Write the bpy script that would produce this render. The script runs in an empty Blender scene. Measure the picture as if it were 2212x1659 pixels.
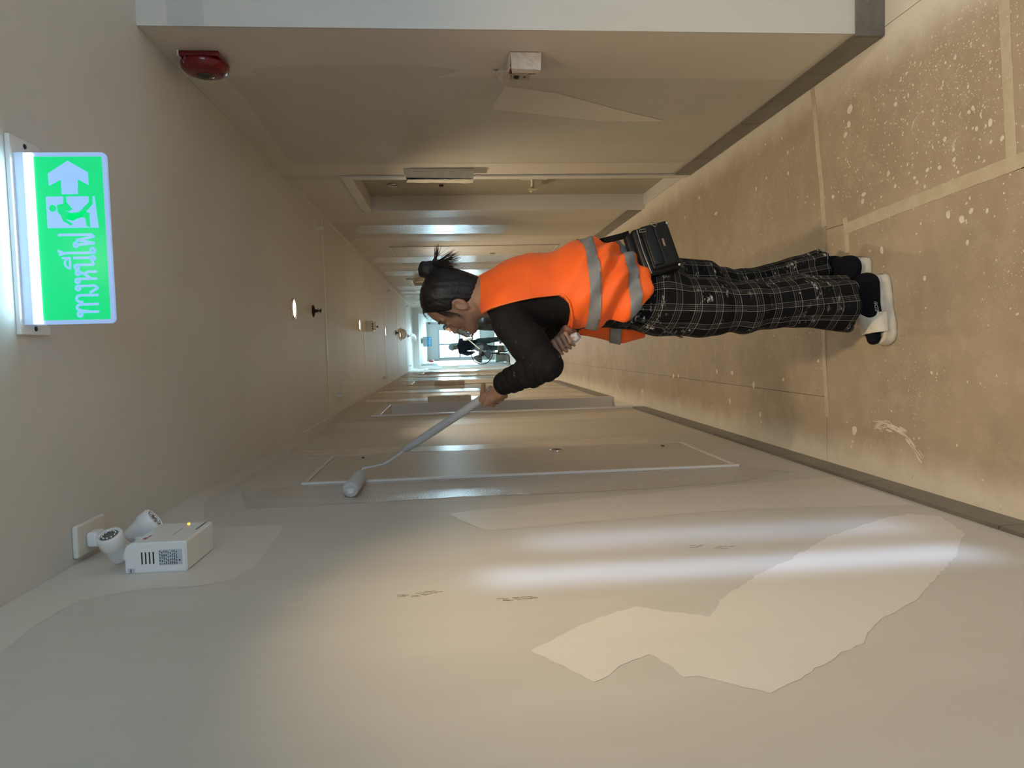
import bpy, bmesh, math, random
import numpy as np
from mathutils import Vector, Matrix
from mathutils.geometry import tessellate_polygon

random.seed(7); np.random.seed(7)
SC = bpy.context.scene
COL = SC.collection

# ------------------------------------------------------------------ camera
F_PX, PITCH, YAW, ROLL, CAM_H = 1522.46, -0.0853011, -0.0542638, -0.0314346, 1.474552
XL, XR, HC = -0.501276, 1.008528, 2.4          # left wall, right wall, ceiling height
def cam_basis():
    cp, sp, cy, sy = math.cos(PITCH), math.sin(PITCH), math.cos(YAW), math.sin(YAW)
    f = Vector((sy*cp, cy*cp, sp)); r = Vector((cy, -sy, 0)); u = r.cross(f)
    c, s = math.cos(ROLL), math.sin(ROLL)
    return c*r+s*u, -s*r+c*u, f
C_R, C_U, C_F = cam_basis()
cd = bpy.data.cameras.new('camera'); cam = bpy.data.objects.new('camera', cd); COL.objects.link(cam)
cd.sensor_fit = 'HORIZONTAL'; cd.sensor_width = 36.0; cd.lens = F_PX/2212*36; cd.clip_start = .02; cd.clip_end = 200
M = Matrix.Identity(4)
for i, a in enumerate((-C_U, C_R, -C_F)):        # the photograph is held sideways: the ceiling is at its left
    for j in range(3): M[j][i] = a[j]
M.translation = (0, 0, CAM_H); cam.matrix_world = M
SC.camera = cam
def ray(X, Y):
    return C_F + C_R*((1659-Y-829.5)/F_PX) + C_U*((1106-X)/F_PX)
CP = Vector((0, 0, CAM_H))
def on_x(X, Y, x): r = ray(X, Y); return CP + r*(x/r.x)
def on_y(X, Y, y): r = ray(X, Y); return CP + r*(y/r.y)
def on_z(X, Y, z): r = ray(X, Y); return CP + r*((z-CAM_H)/r.z)

# ------------------------------------------------------------------ view, world, daylight
vs = SC.view_settings
vs.view_transform = 'Standard'; vs.look = 'None'; vs.exposure = 0.2; vs.gamma = 1.0; vs.use_curve_mapping = False
SC.display_settings.display_device = 'sRGB'
SC.cycles.use_denoising = True; SC.cycles.use_light_tree = False
SC.cycles.max_bounces = 7; SC.cycles.diffuse_bounces = 4; SC.cycles.glossy_bounces = 3
SC.cycles.use_adaptive_sampling = True; SC.cycles.adaptive_threshold = .04; SC.cycles.caustics_reflective = False; SC.cycles.caustics_refractive = False
SC.cycles.sample_clamp_indirect = 6
world = bpy.data.worlds.new('sky'); SC.world = world; world.use_nodes = True
bg = world.node_tree.nodes['Background']; bg.inputs[0].default_value = (.78, .90, 1, 1); bg.inputs[1].default_value = 3.2

def area(name, loc, direction, sx, sy, power, col, spread=180):
    l = bpy.data.lights.new(name, 'AREA'); l.shape = 'RECTANGLE'; l.size = sx; l.size_y = sy; l.energy = power; l.color = col
    l.spread = math.radians(spread)
    o = bpy.data.objects.new(name, l); COL.objects.link(o); o.location = loc
    o.rotation_euler = Vector(direction).to_track_quat('-Z', 'Y').to_euler()
    return o
DAY = (.72, .87, 1)
area('daylight_end_window', (.15, 24.75, 1.35), (0, -1, -.05), 1.1, 1.5, 250, (.60, .89, 1))
area('added_far_side_light', (1.5, 16.85, 1.45), (-1, .35, .0), 1.5, 1.3, 110, (.60, .89, 1))  # added lamp behind an invented side window, brightens the bulkhead and left wall
area('added_far_side_light', (1.5, 21.9, 1.45), (-1, .0, .05), 1.6, 1.3, 100, (.60, .89, 1))  # another added lamp, brightens the walls beyond the bulkhead
area('daylight_back_window', (2.0, -3.3, 1.5), (-.12, 1, 0.05), 3.4, 1.7, 30, (.60, .79, 1))
# two tall lobby windows on the right throw two upright bands of daylight on the left wall
area('daylight_lobby_slot', (5.0, 1.76, .85), (-1, .0, -.01), .15, 1.0, .20, (.55, .70, 1), 2.4)
area('daylight_lobby_slot', (5.0, 1.50, .90), (-1, .0, -.01), .11, 1.15, .30, (.55, .70, 1), 2.0)

# ------------------------------------------------------------------ mesh helpers
class MB:
    def __init__(s): s.v = []; s.f = []; s.sm = []
    def add(s, vs, fs, smooth=False):
        b = len(s.v); s.v += [tuple(v) for v in vs]; s.f += [tuple(b+i for i in f) for f in fs]; s.sm += [smooth]*len(fs); return s
    def box(s, a, b, bev=0.0):
        (x0, y0, z0), (x1, y1, z1) = a, b
        x0, x1 = min(x0, x1), max(x0, x1); y0, y1 = min(y0, y1), max(y0, y1); z0, z1 = min(z0, z1), max(z0, z1)
        if bev <= 0:
            V = [(x, y, z) for x in (x0, x1) for y in (y0, y1) for z in (z0, z1)]
            return s.add(V, [(0,1,3,2),(4,6,7,5),(0,4,5,1),(2,3,7,6),(0,2,6,4),(1,5,7,3)])
        bm = bmesh.new(); bmesh.ops.create_cube(bm, size=1)
        for v in bm.verts: v.co = Vector(((x0+x1)/2+v.co.x*(x1-x0), (y0+y1)/2+v.co.y*(y1-y0), (z0+z1)/2+v.co.z*(z1-z0)))
        bmesh.ops.bevel(bm, geom=bm.edges[:], offset=bev, segments=3, profile=.5, affect='EDGES')
        return s.bm(bm)
    def bm(s, bm, smooth=False):
        bm.verts.ensure_lookup_table(); bm.verts.index_update()
        s.add([v.co[:] for v in bm.verts], [[v.index for v in f.verts] for f in bm.faces], smooth); bm.free(); return s
    def tube(s, pts, r, n=12, caps=True, smooth=True):
        pts = [Vector(p) for p in pts]; rs = r if isinstance(r, (list, tuple)) else [r]*len(pts)
        V = []; Fc = []; prev = None
        for i, p in enumerate(pts):
            t = (pts[min(i+1, len(pts)-1)]-pts[max(i-1, 0)]).normalized()
            if prev is None: u = t.orthogonal().normalized()
            else: u = (prev - t*prev.dot(t)).normalized()
            prev = u; w = t.cross(u)
            for k in range(n):
                a = 2*math.pi*k/n; V.append(p+(u*math.cos(a)+w*math.sin(a))*rs[i])
        for i in range(len(pts)-1):
            for k in range(n):
                k2 = (k+1) % n; Fc.append((i*n+k, i*n+k2, (i+1)*n+k2, (i+1)*n+k))
        s.add(V, Fc, smooth)
        if caps:
            s.add(V[:n], [tuple(range(n-1, -1, -1))]); s.add(V[-n:], [tuple(range(n))])
        return s
    def lathe(s, prof, n=32, origin=(0,0,0), axis=(0,0,1), smooth=True):
        ax = Vector(axis).normalized(); u = ax.orthogonal().normalized(); w = ax.cross(u); o = Vector(origin)
        V = []; Fc = []
        for (r, h) in prof:
            for k in range(n):
                a = 2*math.pi*k/n; V.append(o+ax*h+(u*math.cos(a)+w*math.sin(a))*max(r, 1e-5))
        for i in range(len(prof)-1):
            for k in range(n):
                k2 = (k+1) % n; Fc.append((i*n+k, i*n+k2, (i+1)*n+k2, (i+1)*n+k))
        return s.add(V, Fc, smooth)
    def prism(s, poly, o, ex, ey, ez):
        """poly 2-D in (ex,ey) from o, extruded by vector ez"""
        o, ex, ey, ez = map(Vector, (o, ex, ey, ez)); n = len(poly)
        A = [o+ex*a+ey*b for a, b in poly]; B = [p+ez for p in A]
        return s.add(A+B, [tuple(range(n-1, -1, -1)), tuple(range(n, 2*n))]+[(i, (i+1) % n, n+(i+1) % n, n+i) for i in range(n)])
    def mesh(s, name):
        m = bpy.data.meshes.new(name); m.from_pydata(s.v, [], s.f)
        m.polygons.foreach_set('use_smooth', s.sm); m.update(); return m
    def build(s, name, mat, parent=None, **kw):
        return obj(name, s.mesh(name), mat, parent, **kw)
def obj(name, mesh, mat, parent=None, **kw):
    o = bpy.data.objects.new(name, mesh); COL.objects.link(o)
    if mat is not None:
        mesh.materials.clear(); mesh.materials.append(mat)
    if parent is not None:
        o.parent = parent; o.matrix_parent_inverse = Matrix.Translation(parent.location).inverted() if parent.rotation_euler[:] == (0,0,0) else parent.matrix_basis.inverted()
    for k, v in kw.items(): o[k] = v
    return o
def thing(name, label, cat, loc=(0,0,0), group=None):
    o = bpy.data.objects.new(name, None); COL.objects.link(o); o.location = loc; o.empty_display_size = .05
    o['label'] = label; o['category'] = cat
    if group: o['group'] = group
    return o
def tag(o, label, cat=None, group=None):
    o['label'] = label
    if cat: o['category'] = cat
    if group: o['group'] = group
    return o
def struct(o, label=None):
    o['kind'] = 'structure'
    if label: o['label'] = label
    return o

# ------------------------------------------------------------------ materials
def nd(nt, t, **kw):
    n = nt.nodes.new(t)
    for k, v in kw.items(): setattr(n, k, v)
    return n
class NT:
    def __init__(s, name):
        s.m = bpy.data.materials.new(name); s.m.use_nodes = True; s.t = s.m.node_tree
        s.b = s.t.nodes['Principled BSDF']; s.o = s.t.nodes['Material Output']
    def L(s, a, b): s.t.links.new(a, b)
    def val(s, sock, v):
        if hasattr(v, 'links') or isinstance(v, bpy.types.NodeSocket): s.L(v, sock)
        else: sock.default_value = v
    def math(s, op, a, b=None, c=None, clamp=False):
        n = nd(s.t, 'ShaderNodeMath', operation=op); n.use_clamp = clamp
        s.val(n.inputs[0], a)
        if b is not None: s.val(n.inputs[1], b)
        if c is not None: s.val(n.inputs[2], c)
        return n.outputs[0]
    def pos(s): return nd(s.t, 'ShaderNodeNewGeometry').outputs['Position']
    def objco(s): return nd(s.t, 'ShaderNodeTexCoord').outputs['Object']
    def noise(s, vec, scale, detail=3, rough=.55, dist=0):
        n = nd(s.t, 'ShaderNodeTexNoise'); s.L(vec, n.inputs['Vector']); n.inputs['Scale'].default_value = scale
        n.inputs['Detail'].default_value = detail; n.inputs['Roughness'].default_value = rough; n.inputs['Distortion'].default_value = dist
        return n.outputs['Fac']
    def voro(s, vec, scale, rnd=1):
        n = nd(s.t, 'ShaderNodeTexVoronoi'); s.L(vec, n.inputs['Vector']); n.inputs['Scale'].default_value = scale; n.inputs['Randomness'].default_value = rnd
        return n.outputs['Distance'], n.outputs['Color']
    def scale(s, vec, sc):
        n = nd(s.t, 'ShaderNodeMapping'); s.L(vec, n.inputs['Vector']); n.inputs['Scale'].default_value = sc; return n.outputs[0]
    def step(s, x, lo, hi):
        n = nd(s.t, 'ShaderNodeMapRange'); n.interpolation_type = 'SMOOTHSTEP'; s.val(n.inputs['Value'], x)
        n.inputs['From Min'].default_value = lo; n.inputs['From Max'].default_value = hi; return n.outputs[0]
    def mix(s, f, a, b):
        n = nd(s.t, 'ShaderNodeMix', data_type='RGBA'); s.val(n.inputs['Factor'], f)
        for k, v in ((6, a), (7, b)):
            if isinstance(v, (tuple, list)): n.inputs[k].default_value = (*v[:3], 1)
            else: s.L(v, n.inputs[k])
        return n.outputs[2]
    def bump(s, h, strength=.3, dist=.002):
        n = nd(s.t, 'ShaderNodeBump'); s.L(h, n.inputs['Height']); n.inputs['Strength'].default_value = strength; n.inputs['Distance'].default_value = dist
        s.L(n.outputs[0], s.b.inputs['Normal'])
    def set(s, **kw):
        for k, v in kw.items():
            k = {'base': 'Base Color', 'rough': 'Roughness', 'metal': 'Metallic', 'spec': 'Specular IOR Level', 'coat': 'Coat Weight',
                 'sheen': 'Sheen Weight', 'sss': 'Subsurface Weight', 'emit': 'Emission Color', 'estr': 'Emission Strength', 'trans': 'Transmission Weight', 'alpha': 'Alpha'}[k]
            if isinstance(v, (tuple, list)): v = (*v[:3], 1)
            s.val(s.b.inputs[k], v)
        return s
def plain(name, col, rough=.5, **kw):
    return NT(name).set(base=col, rough=rough, **kw).m
def mottled(name, c1, c2, scale=6, rough=.5, bump=0, bscale=200, **kw):
    n = NT(name); p = n.pos(); n.set(base=n.mix(n.step(n.noise(p, scale), .3, .7), c1, c2), rough=rough, **kw)
    if bump: n.bump(n.noise(p, bscale, 2), bump, .001)
    return n.m
def wallpaint(name, c1, c2, rough=.42, gloss=.0, bstr=.12, bd=.0012, bs=260):
    n = NT(name); p = n.pos()
    big = n.noise(n.scale(p, (1, 1, .45)), 2.1, 3, .6)
    fine = n.noise(n.scale(p, (1, 1, .2)), 16, 3, .6)
    f = n.math('ADD', n.math('MULTIPLY', big, .75), n.math('MULTIPLY', fine, .25))
    n.set(base=n.mix(n.step(f, .36, .64), c1, c2), rough=n.math('ADD', n.math('MULTIPLY', fine, .14), rough-.07), spec=.5)
    n.bump(n.noise(p, bs, 2), bstr, bd)
    return n.m
M_WALL = wallpaint('old_wall_paint', (.585, .56, .505), (.635, .61, .555), .45)
M_NEWP = wallpaint('fresh_wall_paint', (.74, .71, .655), (.78, .75, .69), .42)
M_MIDP = wallpaint('first_coat_wall_paint', (.675, .64, .58), (.71, .675, .615), .36)
M_WET = wallpaint('wet_wall_paint', (.58, .54, .475), (.63, .59, .53), .15, bstr=.9, bd=.004, bs=170)
M_GLOSSP = wallpaint('drying_wall_paint', (.60, .56, .50), (.66, .62, .56), .22, bstr=.25)
M_CEIL = wallpaint('ceiling_paint', (.66, .66, .63), (.70, .70, .67), .6)
M_CEILJ = wallpaint('ceiling_joint_paint', (.80, .79, .76), (.84, .83, .80), .45)
M_FRAME = wallpaint('door_frame_paint', (.68, .66, .63), (.72, .70, .67), .35)
M_DOOR = wallpaint('door_leaf_paint', (.40, .37, .30), (.43, .40, .33), .45)
M_PANEL = wallpaint('access_panel_paint', (.56, .515, .45), (.60, .555, .49), .40)
M_WHITE = plain('white_plastic', (.80, .82, .82), .28)
M_WHITE2 = plain('warm_white_plastic', (.74, .72, .66), .35)
M_BLACK = plain('black_plastic', (.012, .012, .013), .4)
M_DARKM = plain('dark_metal', (.045, .038, .032), .35, metal=.8)
M_CHROME = plain('chrome', (.72, .72, .72), .12, metal=1)
M_MASK = mottled('masking_paper', (.60, .57, .46), (.68, .65, .55), 30, .6, .2, 60)
M_TAPE = mottled('masking_tape', (.50, .43, .30), (.57, .50, .37), 25, .55, .2, 90)
def tile_mat():
    n = NT('skirting_tile'); p = n.pos()
    f = n.noise(n.scale(p, (1, .6, 2)), 9, 4, .65)
    paint = n.step(n.noise(n.scale(p, (1, .5, 1.6)), 22, 4, .7), .68, .74)
    n.set(base=n.mix(n.math('MULTIPLY', paint, .35), n.mix(n.step(f, .3, .7), (.115, .105, .09), (.165, .15, .13)), (.5, .48, .43)), rough=.35)
    return n.m
M_TILE = tile_mat()
def floor_mat():
    n = NT('floor_protection_board'); p = n.pos()
    a = n.noise(p, 2.6, 4, .6); b = n.noise(p, 11, 4, .65); c = n.noise(p, 420, 2, .6)
    base = n.mix(n.step(a, .3, .7), (.375, .305, .215), (.45, .37, .27))
    base = n.mix(n.math('MULTIPLY', n.step(b, .45, .75), .4), base, (.55, .47, .36))
    # spatter: fine and coarse dots, gathered in clusters
    cl = n.step(n.noise(p, 1.7, 2, .5), .42, .66)
    out = base
    for sc, thr, dens in ((95, .22, .55), (40, .17, .74), (160, .28, .5)):
        d, col = n.voro(p, sc)
        sel = nd(n.t, 'ShaderNodeSeparateColor'); n.L(col, sel.inputs[0])
        rad = n.math('MULTIPLY', n.math('GREATER_THAN', sel.outputs[0], dens), n.math('MULTIPLY', sel.outputs[1], thr))
        dot = n.math('MULTIPLY', n.math('LESS_THAN', d, rad), cl)
        out = n.mix(dot, out, (.84, .79, .68))
    # white overspray dust along both walls
    sp = nd(n.t, 'ShaderNodeSeparateXYZ'); n.L(p, sp.inputs[0])
    wob = n.math('MULTIPLY', n.noise(p, 7, 3, .6), .10)
    el = n.math('SUBTRACT', n.math('SUBTRACT', sp.outputs[0], XL), wob); er = n.math('SUBTRACT', n.math('SUBTRACT', XR, sp.outputs[0]), wob)
    dust = n.math('SUBTRACT', 1, n.step(n.math('MINIMUM', el, er), -.05, .12))
    out = n.mix(n.math('MULTIPLY', dust, .85), out, (.82, .77, .67))
    n.set(base=out, rough=n.math('ADD', n.math('MULTIPLY', c, .2), .42), spec=.35)
    n.bump(c, .35, .0015)
    return n.m
M_FLOOR = floor_mat()
M_SCREED = mottled('bare_floor', (.12, .10, .08), (.18, .15, .12), 8, .7)
M_DROP = mottled('dried_paint', (.68, .63, .53), (.76, .71, .61), 40, .5)

# ------------------------------------------------------------------ the room
Y0, YE, YC = -3.0, 24.3, 2.30          # back of lobby, end wall, corner of the right wall
XLOB = 4.8
fl = struct(MB().box((XL-.15, Y0-.3, -.12), (XLOB+.3, YE+.6, -.004)).build('floor', M_SCREED), 'floor covered with brown protection boards')
def board(x0, x1, y0, y1, sk0=0, sk1=0):
    """sk shifts the far edge on the left/right end so that a skewed joint shows"""
    g = .0012; z = -.0036
    V = [(x0+g, y0+g, z), (x1-g, y0+g, z), (x1-g, y1-g+sk1, z), (x0+g, y1-g+sk0, z)]
    V += [(a, b, 0) for a, b, c in V]
    m = MB().add(V, [(3,2,1,0), (4,5,6,7), (0,1,5,4), (1,2,6,5), (2,3,7,6), (3,0,4,7)])
    m.build('board', M_FLOOR, fl)
board(XL-.02, .42, -1.0, 2.66); board(.42, XR+.02, -1.0, 2.66, 0, .11)
board(XR+.02, 2.6, -1.0, 2.30); board(2.6, XLOB, -1.0, 2.30)
board(XL-.02, 1.8, Y0, -1.0); board(1.8, XLOB, Y0, -1.0)
MB().prism([(-.2338, 2.6612), (.42, 2.6612), (XR+.02, 2.7712), (XR+.02, 5.0988), (-.2338, 5.0988)], (0, 0, -.0036), (1, 0, 0), (0, 1, 0), (0, 0, .0036)).build('board', M_FLOOR, fl)
board(XL-.02, -.235, 2.66, 5.1)
for y in (5.1, 7.5, 9.0, 11.4, 13.8, 16.2, 18.6, 21.0):
    y2 = {5.1:7.5, 7.5:9.0, 9.0:11.4, 11.4:13.8, 13.8:16.2, 16.2:18.6, 18.6:21.0, 21.0:YE}[y]
    board(XL-.02, -.235, y, y2); board(-.235, XR+.02, y, y2)

ceil = struct(MB().box((XL-.15, Y0-.3, HC), (XLOB+.3, YE+.6, HC+.15)).build('ceiling', M_CEIL))
for y in (5.41, 7.76, 10.14, 12.5, 14.9):
    m = MB(); n = 14; V = []; Fc = []
    for i in range(n+1):
        x = XL+(XR-XL)*i/n; w = .012+.006*random.random(); yy = y+.01*math.sin(i*.9)
        V += [(x, yy-w, HC+.0005), (x, yy-w*.5, HC-.003), (x, yy+w*.5, HC-.003), (x, yy+w, HC+.0005)]
    for i in range(n):
        for k in range(3): a = i*4+k; Fc.append((a, a+1, a+5, a+4))
    m.add(V, Fc, True).build('joint_strip', M_CEILJ, ceil)

def wall_with_holes(name, x, sgn, y0, y1, z0, z1, holes, thick=.2, mat=M_WALL):
    """wall plane at x, its body on the sgn side; holes: (ya,yb,za,zb)"""
    m = MB(); ys = sorted({y0, y1, *[h[0] for h in holes], *[h[1] for h in holes]})
    for a, b in zip(ys[:-1], ys[1:]):
        zs = [z0]; hs = sorted([(h[2], h[3]) for h in holes if h[0] <= a+1e-6 and h[1] >= b-1e-6])
        segs = []; cur = z0
        for za, zb in hs:
            if za > cur: segs.append((cur, za))
            cur = zb
        if cur < z1: segs.append((cur, z1))
        for za, zb in segs: m.box((x, a, za), (x+sgn*thick, b, zb))
    return struct(m.build(name, mat))
DW = 2.045
DOORS_L = [(5.34, 6.36), (9.66, 10.68), (13.4, 14.42), (16.1, 17.12)]
DOORS_R = [(4.235, 5.235), (10.4, 11.42), (14.6, 15.62)]
wl = wall_with_holes('wall_left', XL, -1, Y0-.3, 17.9, -.1, HC, [(a, b, -.1, DW) for a, b in DOORS_L])
wr = wall_with_holes('wall_right', XR, 1, YC, 17.9, -.1, HC, [(a, b, -.1, DW) for a, b in DOORS_R]+[(16.15, 17.55, .8, 2.1)], thick=.22)  # last hole is for an added side window that lights the bulkhead
wlob = struct(MB().box((XR+.22, YC, -.1), (XLOB, YC+.22, HC)).build('wall_lobby', M_NEWP), 'lobby wall beside the corridor mouth')
for i, (x0, x1) in enumerate(((XL, XL+.007), (XR-.007, XR))):
    struct(MB().box((x0, 4.4, HC-.007), (x1, 17.9, HC)).build('trim_%d' % (i+2), M_CEILJ), 'thin light filler bead where wall and ceiling meet')
# lobby right wall with two tall slot windows, back wall with a wide window
wlr = wall_with_holes('wall_lobby_right', XLOB, 1, Y0-.3, YC+.22, -.1, HC, [(1.38, 1.62, .12, 2.22), (1.64, 1.88, .12, 2.22)], thick=.12)
m = MB(); m.box((XL, Y0-.15, -.1), (.2, Y0, HC)); m.box((3.8, Y0-.15, -.1), (XLOB, Y0, HC)); m.box((.2, Y0-.15, -.1), (3.8, Y0, .6)); m.box((.2, Y0-.15, 2.3), (3.8, Y0, HC))
struct(m.build('wall_back', M_WALL))

# deeper part of the corridor: lowered bulkhead, narrower walls and the glazed end wall
M_FARW = wallpaint('far_wall_paint', (.72, .74, .73), (.78, .80, .79), .35)
struct(MB().box((XL, 17.9, 2.262), (XR, YE+.4, HC)).build('ceiling_bulkhead', M_CEIL))
struct(MB().box((XL-.2, 17.9, -.1), (-.447, YE+.4, 2.262)).build('wall_far_left', M_FARW))
wall_with_holes('wall_far_right', .868, 1, 17.9, YE+.4, -.1, 2.262, [(21.1, 22.7, .8, 2.1)], thick=.3, mat=M_FARW)  # hole for the added inner side window, only there to let light in
m = MB()
WY0, WY1 = YE, YE+.12
m.box((-.447, WY0, 1.90), (.868, WY1, 2.262)); m.box((.64, WY0, -.1), (.868, WY1, 1.90)); m.box((-.447, WY0, -.1), (-.38, WY1, 1.90)); m.box((-.38, WY0, -.1), (.64, WY1, .42))
struct(m.build('wall_end', M_FARW))
M_ALU = plain('window_frame_aluminium', (.55, .60, .62), .35)
def glass_mat():
    n = NT('window_glass'); t = nd(n.t, 'ShaderNodeBsdfTransparent'); g = nd(n.t, 'ShaderNodeBsdfGlossy'); g.inputs['Roughness'].default_value = .02
    mx = nd(n.t, 'ShaderNodeMixShader'); fr = nd(n.t, 'ShaderNodeFresnel'); fr.inputs[0].default_value = 1.45
    t.inputs[0].default_value = (.95, .98, 1, 1)
    n.L(fr.outputs[0], mx.inputs[0]); n.L(t.outputs[0], mx.inputs[1]); n.L(g.outputs[0], mx.inputs[2]); n.L(mx.outputs[0], n.o.inputs[0]); return n.m
M_GLASS = glass_mat()
m = MB()
for (a, b) in (((-.38, 1.84), (.64, 1.90)), ((-.38, .42), (.64, .47)), ((-.38, 1.13), (.64, 1.19))): m.box((a[0], WY0-.02, a[1]), (b[0], WY0+.06, b[1]))
for x in (-.38, .085, .595): m.box((x, WY0-.021, .42), (x+.05, WY0+.061, 1.90))
win = struct(m.build('window_1', M_ALU), 'bright aluminium framed window closing the far end of the corridor')
for x0, x1 in ((-.33, .085), (.135, .595)):
    for z0, z1 in ((.47, 1.13), (1.19, 1.84)): MB().box((x0, WY0+.018, z0), (x1, WY0+.024, z1)).build('pane', M_GLASS, win)
m = MB()
for x0, x1 in ((-.447, -.40), (.80, .868)): m.box((x0, WY0-.08, 0), (x1, WY0, 2.2))
m.box((-.447, WY0-.08, 2.15), (.868, WY0, 2.262)); struct(m.build('trim_1', M_FRAME), 'frame around the end window')
for i, (xw_, a, b) in enumerate(((XR, 16.15, 17.55), (.868, 21.1, 22.7))):  # invented side windows, put in so extra light reaches the far end
    mm = MB()
    for y in (a, (a+b)/2-.02, b-.04): mm.box((xw_+.10, y, .8), (xw_+.14, y+.04, 2.1))
    for z in (.8, 2.06): mm.box((xw_+.099, a, z), (xw_+.141, b, z+.04))
    w_ = struct(mm.build('window_%d' % (i+5), M_ALU), 'added side window in the far right wall, put in to light the corridor end')
    for y0, y1 in ((a+.04, (a+b)/2-.02), ((a+b)/2+.02, b-.04)): MB().box((xw_+.118, y0, .84), (xw_+.122, y1, 2.06)).build('pane', M_GLASS, w_)
# lobby window glass frames (outside the picture, they let the daylight bands in)
for i, (a, b) in enumerate(((1.38, 1.62), (1.64, 1.88))):
    mm = MB()
    for y in (a, b-.015): mm.box((XLOB+.03, y, .12), (XLOB+.07, y+.015, 2.22))
    for z in (.12, 2.205): mm.box((XLOB+.03, a+.0151, z), (XLOB+.07, b-.0151, z+.015))
    w_ = struct(mm.build('window_%d' % (i+2), M_ALU), 'tall slot window in the lobby wall')
    MB().box((XLOB+.047, a+.015, .135), (XLOB+.052, b-.015, 2.205)).build('pane', M_GLASS, w_)
mm = MB()
for x in (.2, 1.98, 3.76): mm.box((x, Y0-.1, .6), (x+.04, Y0-.05, 2.3))
for z in (.6, 2.26): mm.box((.2, Y0-.101, z), (3.8, Y0-.049, z+.04))
w_ = struct(mm.build('window_4', M_ALU), 'wide lobby window behind the camera')
for x0, x1 in ((.24, 1.98), (2.02, 3.76)): MB().box((x0, Y0-.078, .64), (x1, Y0-.072, 2.26)).build('pane', M_GLASS, w_)

# skirting: one tile after another
def skirting(name, x, sgn, spans, lab):
    root = bpy.data.objects.new(name, None); COL.objects.link(root); struct(root, lab); shared = {}
    for (a, b, first) in spans:
        y = a
        nxt = first
        while y < b-1e-3:
            e = min(nxt, b); L = round(e-y, 4)
            if L not in shared: shared[L] = MB().box((0, .0012, 0), (.011, L-.0012, .098), .0015).mesh('tile')
            o = obj('tile', shared[L], M_TILE, root); o.location = (x if sgn > 0 else x-.011, y, .0005)
            y = e; nxt = e+.6
    return root
skirting('baseboard_left', XL, 1, [(-1.2, 5.28, -.74), (6.42, 9.60, 6.9), (10.74, 13.34, 11.1), (14.48, 16.04, 14.9)], 'grey skirting tiles along the left wall')
br = skirting('baseboard_right', XR, -1, [(YC, 4.20, 2.62), (5.29, 10.34, 5.6), (11.48, 14.54, 11.9)], 'grey skirting tiles along the right wall')
for i in range(6):
    MB().box((XR-.011+i*.6+.0012, YC-.011, .0005), (XR-.011+i*.6+.5988, YC, .0985), .0015).build('tile', M_TILE, br)

# ------------------------------------------------------------------ doors
def door(idx, xw, sgn, a, b, lab, handle=True, viewer=False, hoff=.11, hz=1.03):
    """door recessed into a side wall; sgn is the direction of the wall body"""
    fw, fp = .055, .012
    m = MB()
    for y0, y1 in ((a-.03, a+.03), (b-.03, b+.03)): m.box((xw-sgn*fp, y0, 0), (xw+sgn*.13, y1, DW+.03), .003)
    m.box((xw-sgn*fp, a+.0301, DW-.03), (xw+sgn*.13, b-.0301, DW+.03), .003)
    m.box((xw-sgn*fp, a-.04, 0), (xw-sgn*.001, a-.028, DW+.04), .002); m.box((xw-sgn*fp, b+.028, 0), (xw-sgn*.001, b+.04, DW+.04), .002)
    fr = struct(m.build('door_%d' % idx, M_FRAME), lab)
    leaf = MB().box((xw+sgn*.095, a+.0305, .006), (xw+sgn*.128, b-.0305, DW-.0305)).build('door_leaf', M_DOOR, fr)
    MB().box((xw+sgn*.01, a+.031, .0005), (xw+sgn*.094, b-.031, .012), .002).build('threshold', M_FRAME, fr)
    if handle:
        # lever handle wrapped in masking tape, near the first jamb
        hx = xw+sgn*.095; hy = a+hoff
        MB().box((hx-sgn*.008, hy-.02, hz-.10), (hx, hy+.02, hz+.08), .003).build('handle_plate', M_MASK, fr)
        m = MB(); m.tube([(hx, hy, hz), (hx-sgn*.05, hy, hz), (hx-sgn*.055, hy+.02, hz), (hx-sgn*.055, hy+.12, hz-.005)], [.011, .011, .012, .012], 10)
        m.build('handle', M_MASK, fr)
        MB().box((hx-sgn*.07, hy-.02, hz-.03), (hx-sgn*.066, hy+.05, hz+.03)).build('tape_scrap', M_TAPE, fr)
    if viewer:
        vy = a+.635
        MB().lathe([(.0, .012), (.014, .012), (.018, 0)], 16, (xw+sgn*.095, vy, 1.503), (-sgn, 0, 0)).build('door_viewer', M_DARKM, fr)
        m = MB(); cy = vy-.02
        pts = [Vector((xw+sgn*.09, cy+.035*math.cos(t), 1.825+.035*math.sin(t))) for t in [math.pi*(-.35+1.5*i/14) for i in range(15)]]
        m.tube(pts, .005, 8).build('hook', M_CHROME, fr)
    return fr
door(1, XR, 1, *DOORS_R[0], 'recessed olive grey door with white frame on the right wall', True, True, .47, .90)
door(2, XL, -1, *DOORS_L[0], 'nearest recessed door on the left wall, handle wrapped in tape', True)
for i, (a, b) in enumerate(DOORS_L[1:]): door(3+i, XL, -1, a, b, ['second recessed door along the left wall', 'third recessed door along the left wall', 'last recessed door on the left wall before the bulkhead'][i], False)
for i, (a, b) in enumerate(DOORS_R[1:]): door(6+i, XR, 1, a, b, ['second recessed door along the right wall', 'third recessed door along the right wall'][i], False)

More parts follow.
